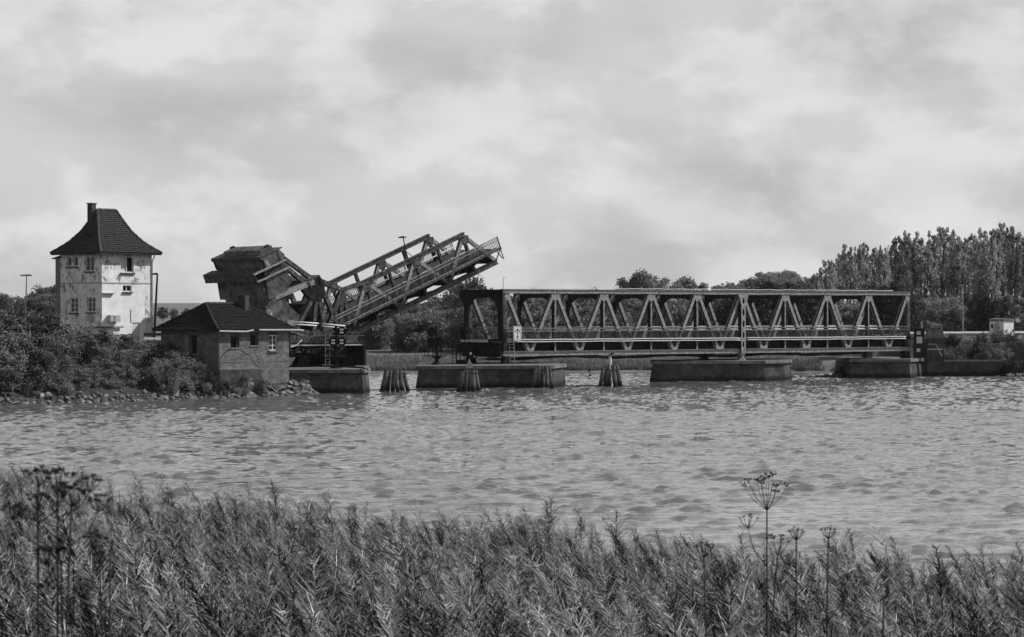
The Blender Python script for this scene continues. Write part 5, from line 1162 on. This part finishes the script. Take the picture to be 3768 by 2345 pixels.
for row in range(3):                                  # right bank
    px = 3415 + row*10
    while px < 3800:
        Z = 250.5 + row*2.6 + sr.uniform(-.4, .4); yt = (1300, 1262, 1232)[row] + sr.uniform(-8, 14) + (18 if px < 3470 else 0) - (10 if px > 3600 else 0); q = at(px, yt, Z); g = FH(q.x, q.y); h = max(.5, q.z-g)
        plant('shrub', SV[k % 4] if sr.random() < .6 else SD[k % 2], (q.x, q.y, g-.15), (.85, .85, h/2.1), sr.uniform(0, 6), 'leafy bank shrub above the retaining wall, %s from the left in its %s row' % (ORD[len([1 for o in bpy.data.objects if o.get('row') == 10+row])], ('lower', 'middle', 'upper')[row]), 'shrub', 'shrubs on the right bank', SP)['row'] = 10+row
        px += sr.uniform(32, 46); k += 1
for k, px in enumerate((3715, 3745, 3772)):
    q = at(px, 1325, 248.6); g = FH(q.x, q.y); plant('shrub', SD[k % 2], (q.x, q.y, g-.1), (.9, .9, max(.4, (q.z-g)/2.0)), k, ('dark shrub just past the retaining wall end', 'dark shrub at the waterside right of the retaining wall', 'dark shrub cut by the right photo edge at the water')[k], 'shrub', 'dark shrubs past the wall', SP)
for k, (px, py, Z, s) in enumerate(((3115, 1345, 246, .8), (3090, 1372, 245, .5), (3140, 1335, 249, .9))):
    q = at(px, py, Z); g = 0.0; plant('shrub', SD[k % 2], (q.x, q.y, g), (s, s, max(.3, (q.z-g)/2.0)), k, ('dark shrub left of the abutment block under the truss', 'low dark weeds on the stony spit under the truss', 'dark shrub against the abutment block side')[k], 'shrub', 'shrubs by the abutment', SP)
for o in bpy.data.objects:
    if 'row' in o: del o['row']

# ================================================================== GRASSES AND REEDS (uncountable)
def blades(name, P, h, w, m_, lean=0.35, wind=(0.0, 0.0), kind='stuff'):
    n = len(P); P = np.asarray(P); h = h*rng.uniform(.6, 1.2, n); a = rng.uniform(0, 6.28, n); sd = np.stack([np.cos(a), np.sin(a), 0*a], 1)*w
    ln = np.stack([rng.normal(wind[0], lean, n), rng.normal(wind[1], lean, n), np.ones(n)], 1); ln *= h[:, None]
    mid = P + ln*.55 + np.stack([0*h, 0*h, h*.06], 1); tip = P + ln*np.array([1.5, 1.5, .95])
    V = np.stack([P-sd, P+sd, mid+sd*.8, mid-sd*.8, tip], 1); V2 = V.reshape(-1, 3); b_ = np.arange(n)*5
    F3 = np.concatenate([np.stack([b_, b_+1, b_+2], 1), np.stack([b_, b_+2, b_+3], 1), np.stack([b_+3, b_+2, b_+4], 1)])
    o = link(name, np_mesh(name, V2, F3, m_)); o['kind'] = kind; return o
n = 9000; x = rng.uniform(-30, -14, n); y = rng.uniform(176, 202, n); h_ = left_h(x[None], y[None])[0]; dsh = shore_dist(x[None], y[None], SHORE)[0]
k_ = (dsh > 1.3) & (dsh < 9); blades('bank_grass', np.stack([x, y, h_-.03], 1)[k_], .42, .02, 'grass', .45)['label'] = 'pale tufted grass around the brick hut'
n = 34000; x = rng.uniform(-42, 34, n); y = far_sy(x) + np.abs(rng.uniform(0, 1, n))**1.5*16; h_ = far_h(x[None], y[None])[0]
blades('shore_reeds', np.nan_to_num(np.stack([x, y, h_-.05], 1), nan=0.5), .85, .05, 'grass_far', .3)['label'] = 'pale reed fringe along the far shore'
n = 7000; x = rng.uniform(41, 58, n); y = 249.5 + rng.uniform(0, 12, n); h_ = far_h(x[None], y[None])[0]
blades('right_bank_grass', np.stack([x, y, h_-.03], 1), .4, .025, 'grass', .45)['label'] = 'grass on the right causeway slope'

# foreground reed bed: a handful of reed stalks with plume and blades, repeated by numpy into one mesh
def reed_variant(seed, plume=True):
    r = np.random.default_rng(seed); V = []; Fc = []; mi = []; bias = (-.42, .0, .30, -.25, .12, .42, -.1, -.34, .2, .0, -.3)[seed % 11]
    def strip(pts, ws, side, m_):
        o = len(V); q_ = r.random() + bias - .07; m_ = (m_ if m_ == 9 else (2 if q_ < (.60, .45)[m_] else (3 if q_ > (.88, .84)[m_] else m_)))
        for p, w in zip(pts, ws): V.append(p-side*w); V.append(p+side*w)
        for i in range(len(pts)-1): Fc.append((o+2*i, o+2*i+1, o+2*i+3, o+2*i+2)); mi.append(m_)
    H = 1.0
    bend = np.array([r.uniform(-.10, .02), r.uniform(-.05, .05), 0]); st = [np.array([0, 0, 0.]) + bend*(t**2) + np.array([0, 0, t*H]) for t in np.linspace(0, 1, 5)]
    for sdv in (np.array([1, 0, 0.]), np.array([0, 1, 0.])): strip(st, [.0035, .0033, .003, .0025, .002], sdv, 0)
    for i in range(8):
        t = 0.14 + i*.075 + r.uniform(-.02, .02); p = np.array([0, 0, t*H]) + bend*t**2; sgn = -1 if r.random() < .3 else 1; az = r.normal(0, .5); ln = r.uniform(.18, .36)
        d = np.array([sgn*math.cos(az), math.sin(az), 0]); up = r.uniform(-.1, 1.3); pts = [p, p+d*ln*.35+np.array([0, 0, ln*up*.36]), p+d*ln*.72+np.array([0, 0, ln*up*.58]), p+d*ln+np.array([0, 0, ln*(up*.62-.10)])]
        sd = np.array([-d[1], d[0], r.uniform(-.9, .9)]); sd /= np.linalg.norm(sd); strip(pts, [.0018, .0034, .0027, .0004], sd, 0)
    if plume:
        tp = st[-1]; L_ = r.uniform(.16, .24); hook = r.uniform(.02, .10)
        for i in range(96):
            t = (i/96)**.9; p = tp + np.array([-hook*t*t, 0, -.07+L_*t]); az = r.uniform(0, 6.28); rad = (.075*(1-t)**.8+.02)*r.uniform(.6, 1.3); d = np.array([math.cos(az)-.55, math.sin(az), 0]); d /= np.linalg.norm(d)+1e-6
            e = p + d*rad*r.uniform(.6, 1.1) + np.array([0, 0, rad*r.uniform(.1, 1.2)]); sd = np.array([r.normal(), r.normal(), r.normal()]); sd /= np.linalg.norm(sd)
            strip([p, e], [.0019, .0007], sd, 1)
    return np.array(V), np.array(Fc), np.array(mi)
RV = [reed_variant(i) for i in range(9)] + [reed_variant(50+i, False) for i in range(2)]
N_R = 16800
y = 15 + (rng.uniform(0, 1, N_R)**0.85)*54; x = rng.uniform(-1, 1, N_R)*(0.235*y+1.6)
ed = reed_edge(x); ok = (y < ed+0.3*rng.normal(size=N_R)) & (rng.uniform(0, 1, N_R) < 0.76+0.75*vnoise(x, y, 1.5, 77)); x, y, ed = x[ok], y[ok], ed[ok]
g = near_h(x[None], y[None])[0]; hh = 1.78*rng.normal(1, .12, len(x)) + 0.34*vnoise(x, y, .8, 31) + 0.012*np.maximum(-x-3, 0)**1.5; hh = np.clip(hh, 1.1, 2.5)
Vs = []; Fs = []; Ms = []; off = 0
vi = rng.integers(0, len(RV), len(x)); rz = rng.normal(0, .8, len(x))
for v_ in range(len(RV)):
    idx = np.where(vi == v_)[0]; V0, F0, m0 = RV[v_]; n = len(idx); cs, sn = np.cos(rz[idx]), np.sin(rz[idx])
    hs = hh[idx]; X = (V0[None, :, 0]*cs[:, None]-V0[None, :, 1]*sn[:, None])*hs[:, None]; Y = (V0[None, :, 0]*sn[:, None]+V0[None, :, 1]*cs[:, None])*hs[:, None]; Z = V0[None, :, 2]*hs[:, None]
    tx = rng.normal(-.09, .15, n); ty = rng.normal(0, .10, n)
    X = X + Z*tx[:, None] + x[idx][:, None]; Y = Y + Z*ty[:, None] + y[idx][:, None]; Z = Z + g[idx][:, None]-.05
    Vs.append(np.stack([X, Y, Z], -1).reshape(-1, 3)); Fs.append((F0[None]+(np.arange(n)*len(V0))[:, None, None]+off).reshape(-1, 4)); Ms.append(np.tile(m0, n)); off += n*len(V0)
rme = np_mesh('reed_bed', np.concatenate(Vs), np.concatenate(Fs), 'reed'); rme.materials.append(MAT['reed_plume']); rme.materials.append(MAT['reed_dark']); rme.materials.append(MAT['reed_light']); rme.polygons.foreach_set('material_index', np.concatenate(Ms).astype(np.int32))
ro = link('reed_bed', rme); tag(ro, 'dense bed of plumed reeds filling the foreground', None, None, 'stuff')

# dead umbel plants close to the camera
def umbel(label, px, ytop, Z, head, seed, lean=0.0, branches=(), name='umbel_plant', thick=0.0046, rays=11, blob=.03):
    r = random.Random(seed); q = at(px, ytop, Z); g = float(near_h(np.array([[q.x]]), np.array([[q.y]]))[0, 0]); H = q.z-g
    t = thing(name, label, 'dead plant', (q.x, q.y, g), group='dead umbel stalks in the foreground')
    node = Vector((0, 0, H-head*.9)); m = MB(); m.tube([(lean*H, 0, -.1), (lean*H*.5, 0, H*.45), (0, 0, H-head*.9)], [thick*1.5, thick*1.2, thick*.85], 7); m.build('stalk', 'dead_stalk', t, True)
    def head_at(n0, R_, nr, ax):
        m = MB(); k = MB()
        for i in range(nr):
            a = i*2.4+r.uniform(-.4, .4); f_ = math.sqrt((i+.5)/nr); s = R_*f_*r.uniform(.75, 1.1)*.95; e = n0 + Vector((math.cos(a)*s+ax*R_, math.sin(a)*s, R_*(1.18-.42*f_*f_)*r.uniform(.82, 1.1)))
            mid = n0.lerp(e, .5) + Vector((math.cos(a)*s*.10, math.sin(a)*s*.10, -R_*.05)); m.tube([n0, mid, e], [thick*.42, thick*.34, thick*.26], 5)
            for j in range(9):
                b_ = j*.7+i; f = e + Vector((math.cos(b_), math.sin(b_), r.uniform(.2, 1.2)))*R_*.13*r.uniform(.5, 1.2); m.tube([e, f], [thick*.2, thick*.15], 4); c_ = R_*blob*r.uniform(.7, 1.3)
                k.add([f+Vector((c_, 0, 0)), f+Vector((0, c_, 0)), f+Vector((-c_, 0, 0)), f+Vector((0, -c_, 0)), f+Vector((0, 0, c_*1.5)), f-Vector((0, 0, c_*1.2))], [(0,1,4),(1,2,4),(2,3,4),(3,0,4),(1,0,5),(2,1,5),(3,2,5),(0,3,5)])
        o = m.build('umbel', 'dead_stalk', t); k.build('seeds', 'dead_stalk', o)['kind'] = 'stuff'
    head_at(node, head, rays, 0)
    for bz, bx_, bl in branches:
        p = Vector((lean*H*(1-bz), 0, H*bz)); e = p + Vector((bx_, r.uniform(-.05, .05), bl)); m = MB(); m.tube([p, p.lerp(e, .5)+Vector((bx_*.2, 0, -bl*.06)), e], [thick*.6, thick*.5, thick*.4], 6); m.build('side_branch', 'dead_stalk', t, True); head_at(e, head*(.42 if blob < .05 else .8), 6 if blob < .05 else 9, 0)
umbel('tall dead umbel stalk standing highest above the right reeds', 2822, 1782, 13, .155, 1, branches=((.84, -.10, .20),))
umbel('short dead umbel stalk left of the tallest one among reeds', 2590, 2010, 13.5, .07, 2, .03)
umbel('leaning dead stalk just right of the tallest umbel', 2862, 1985, 12.5, .09, 3, -.09, rays=7)
umbel('dead umbel stalk with wide flat head right of the tallest one', 2930, 1955, 13.2, .055, 4, .0, ((.86, .09, .15), (.84, -.08, .12)))
umbel('branched dead umbel stalk fourth right of the tallest one', 3048, 1950, 13, .055, 5, -.02, ((.80, .11, .24), (.78, -.05, .16)))
umbel('thin bent dead stalk farthest right among the reeds', 3255, 2165, 12.5, .06, 6, -.06, rays=5)
umbel('small dead umbel stalk half hidden left of the short one', 2480, 2175, 14, .08, 7, .04, rays=6)
for k, (px, y, hd, ln, br, lab) in enumerate((
        (140, 1722, .055, .0, ((.93, .07, .07), (.90, -.06, .07), (.84, .06, .10)), 'blurred dead umbel stalk farthest left, tallest of its clump'),
        (212, 1730, .06, .0, ((.94, .09, .07), (.91, -.05, .08), (.85, .10, .09)), 'blurred dead umbel stalk second from the left, wide dark head'),
        (225, 2010, .05, .02, ((.9, .05, .04), (.9, -.05, .05)), 'low blurred umbel with a flat dark head in front of the left clump'),
        (262, 1790, .06, -.04, ((.92, .07, .09), (.85, -.05, .09)), 'blurred leaning umbel stalk on the right of the left clump'),
        (368, 2020, .035, .03, ((.93, .03, .05),), 'thin blurred stalk with tiny forked head right of the left clump'), (405, 1985, .035, .0, ((.8, .03, .08),), 'thin straight blurred stalk beside the forked one'))):
    umbel(lab, px, y+18, 6.6 if k < 4 else 7.6, hd*.8, 20+k, ln, br, thick=.0032, rays=9, blob=.075)

# ================================================================== HAZE
hz = MB(); hz.box(-870, 870, -19, 1690, -3.2, 62)
ho = hz.build('haze', None); ho['kind'] = 'stuff'; ho['label'] = 'thin summer haze over the water'
hm = bpy.data.materials.new('haze'); hm.use_nodes = True; nt = hm.node_tree
for n_ in list(nt.nodes): nt.nodes.remove(n_)
pv = nt.nodes.new('ShaderNodeVolumePrincipled'); pv.inputs['Color'].default_value = (.9, .9, .9, 1); pv.inputs['Density'].default_value = 0.000035; pv.inputs['Anisotropy'].default_value = 0.3
om = nt.nodes.new('ShaderNodeOutputMaterial'); nt.links.new(pv.outputs[0], om.inputs['Volume']); ho.data.materials.append(hm)
ho.display_type = 'WIRE'
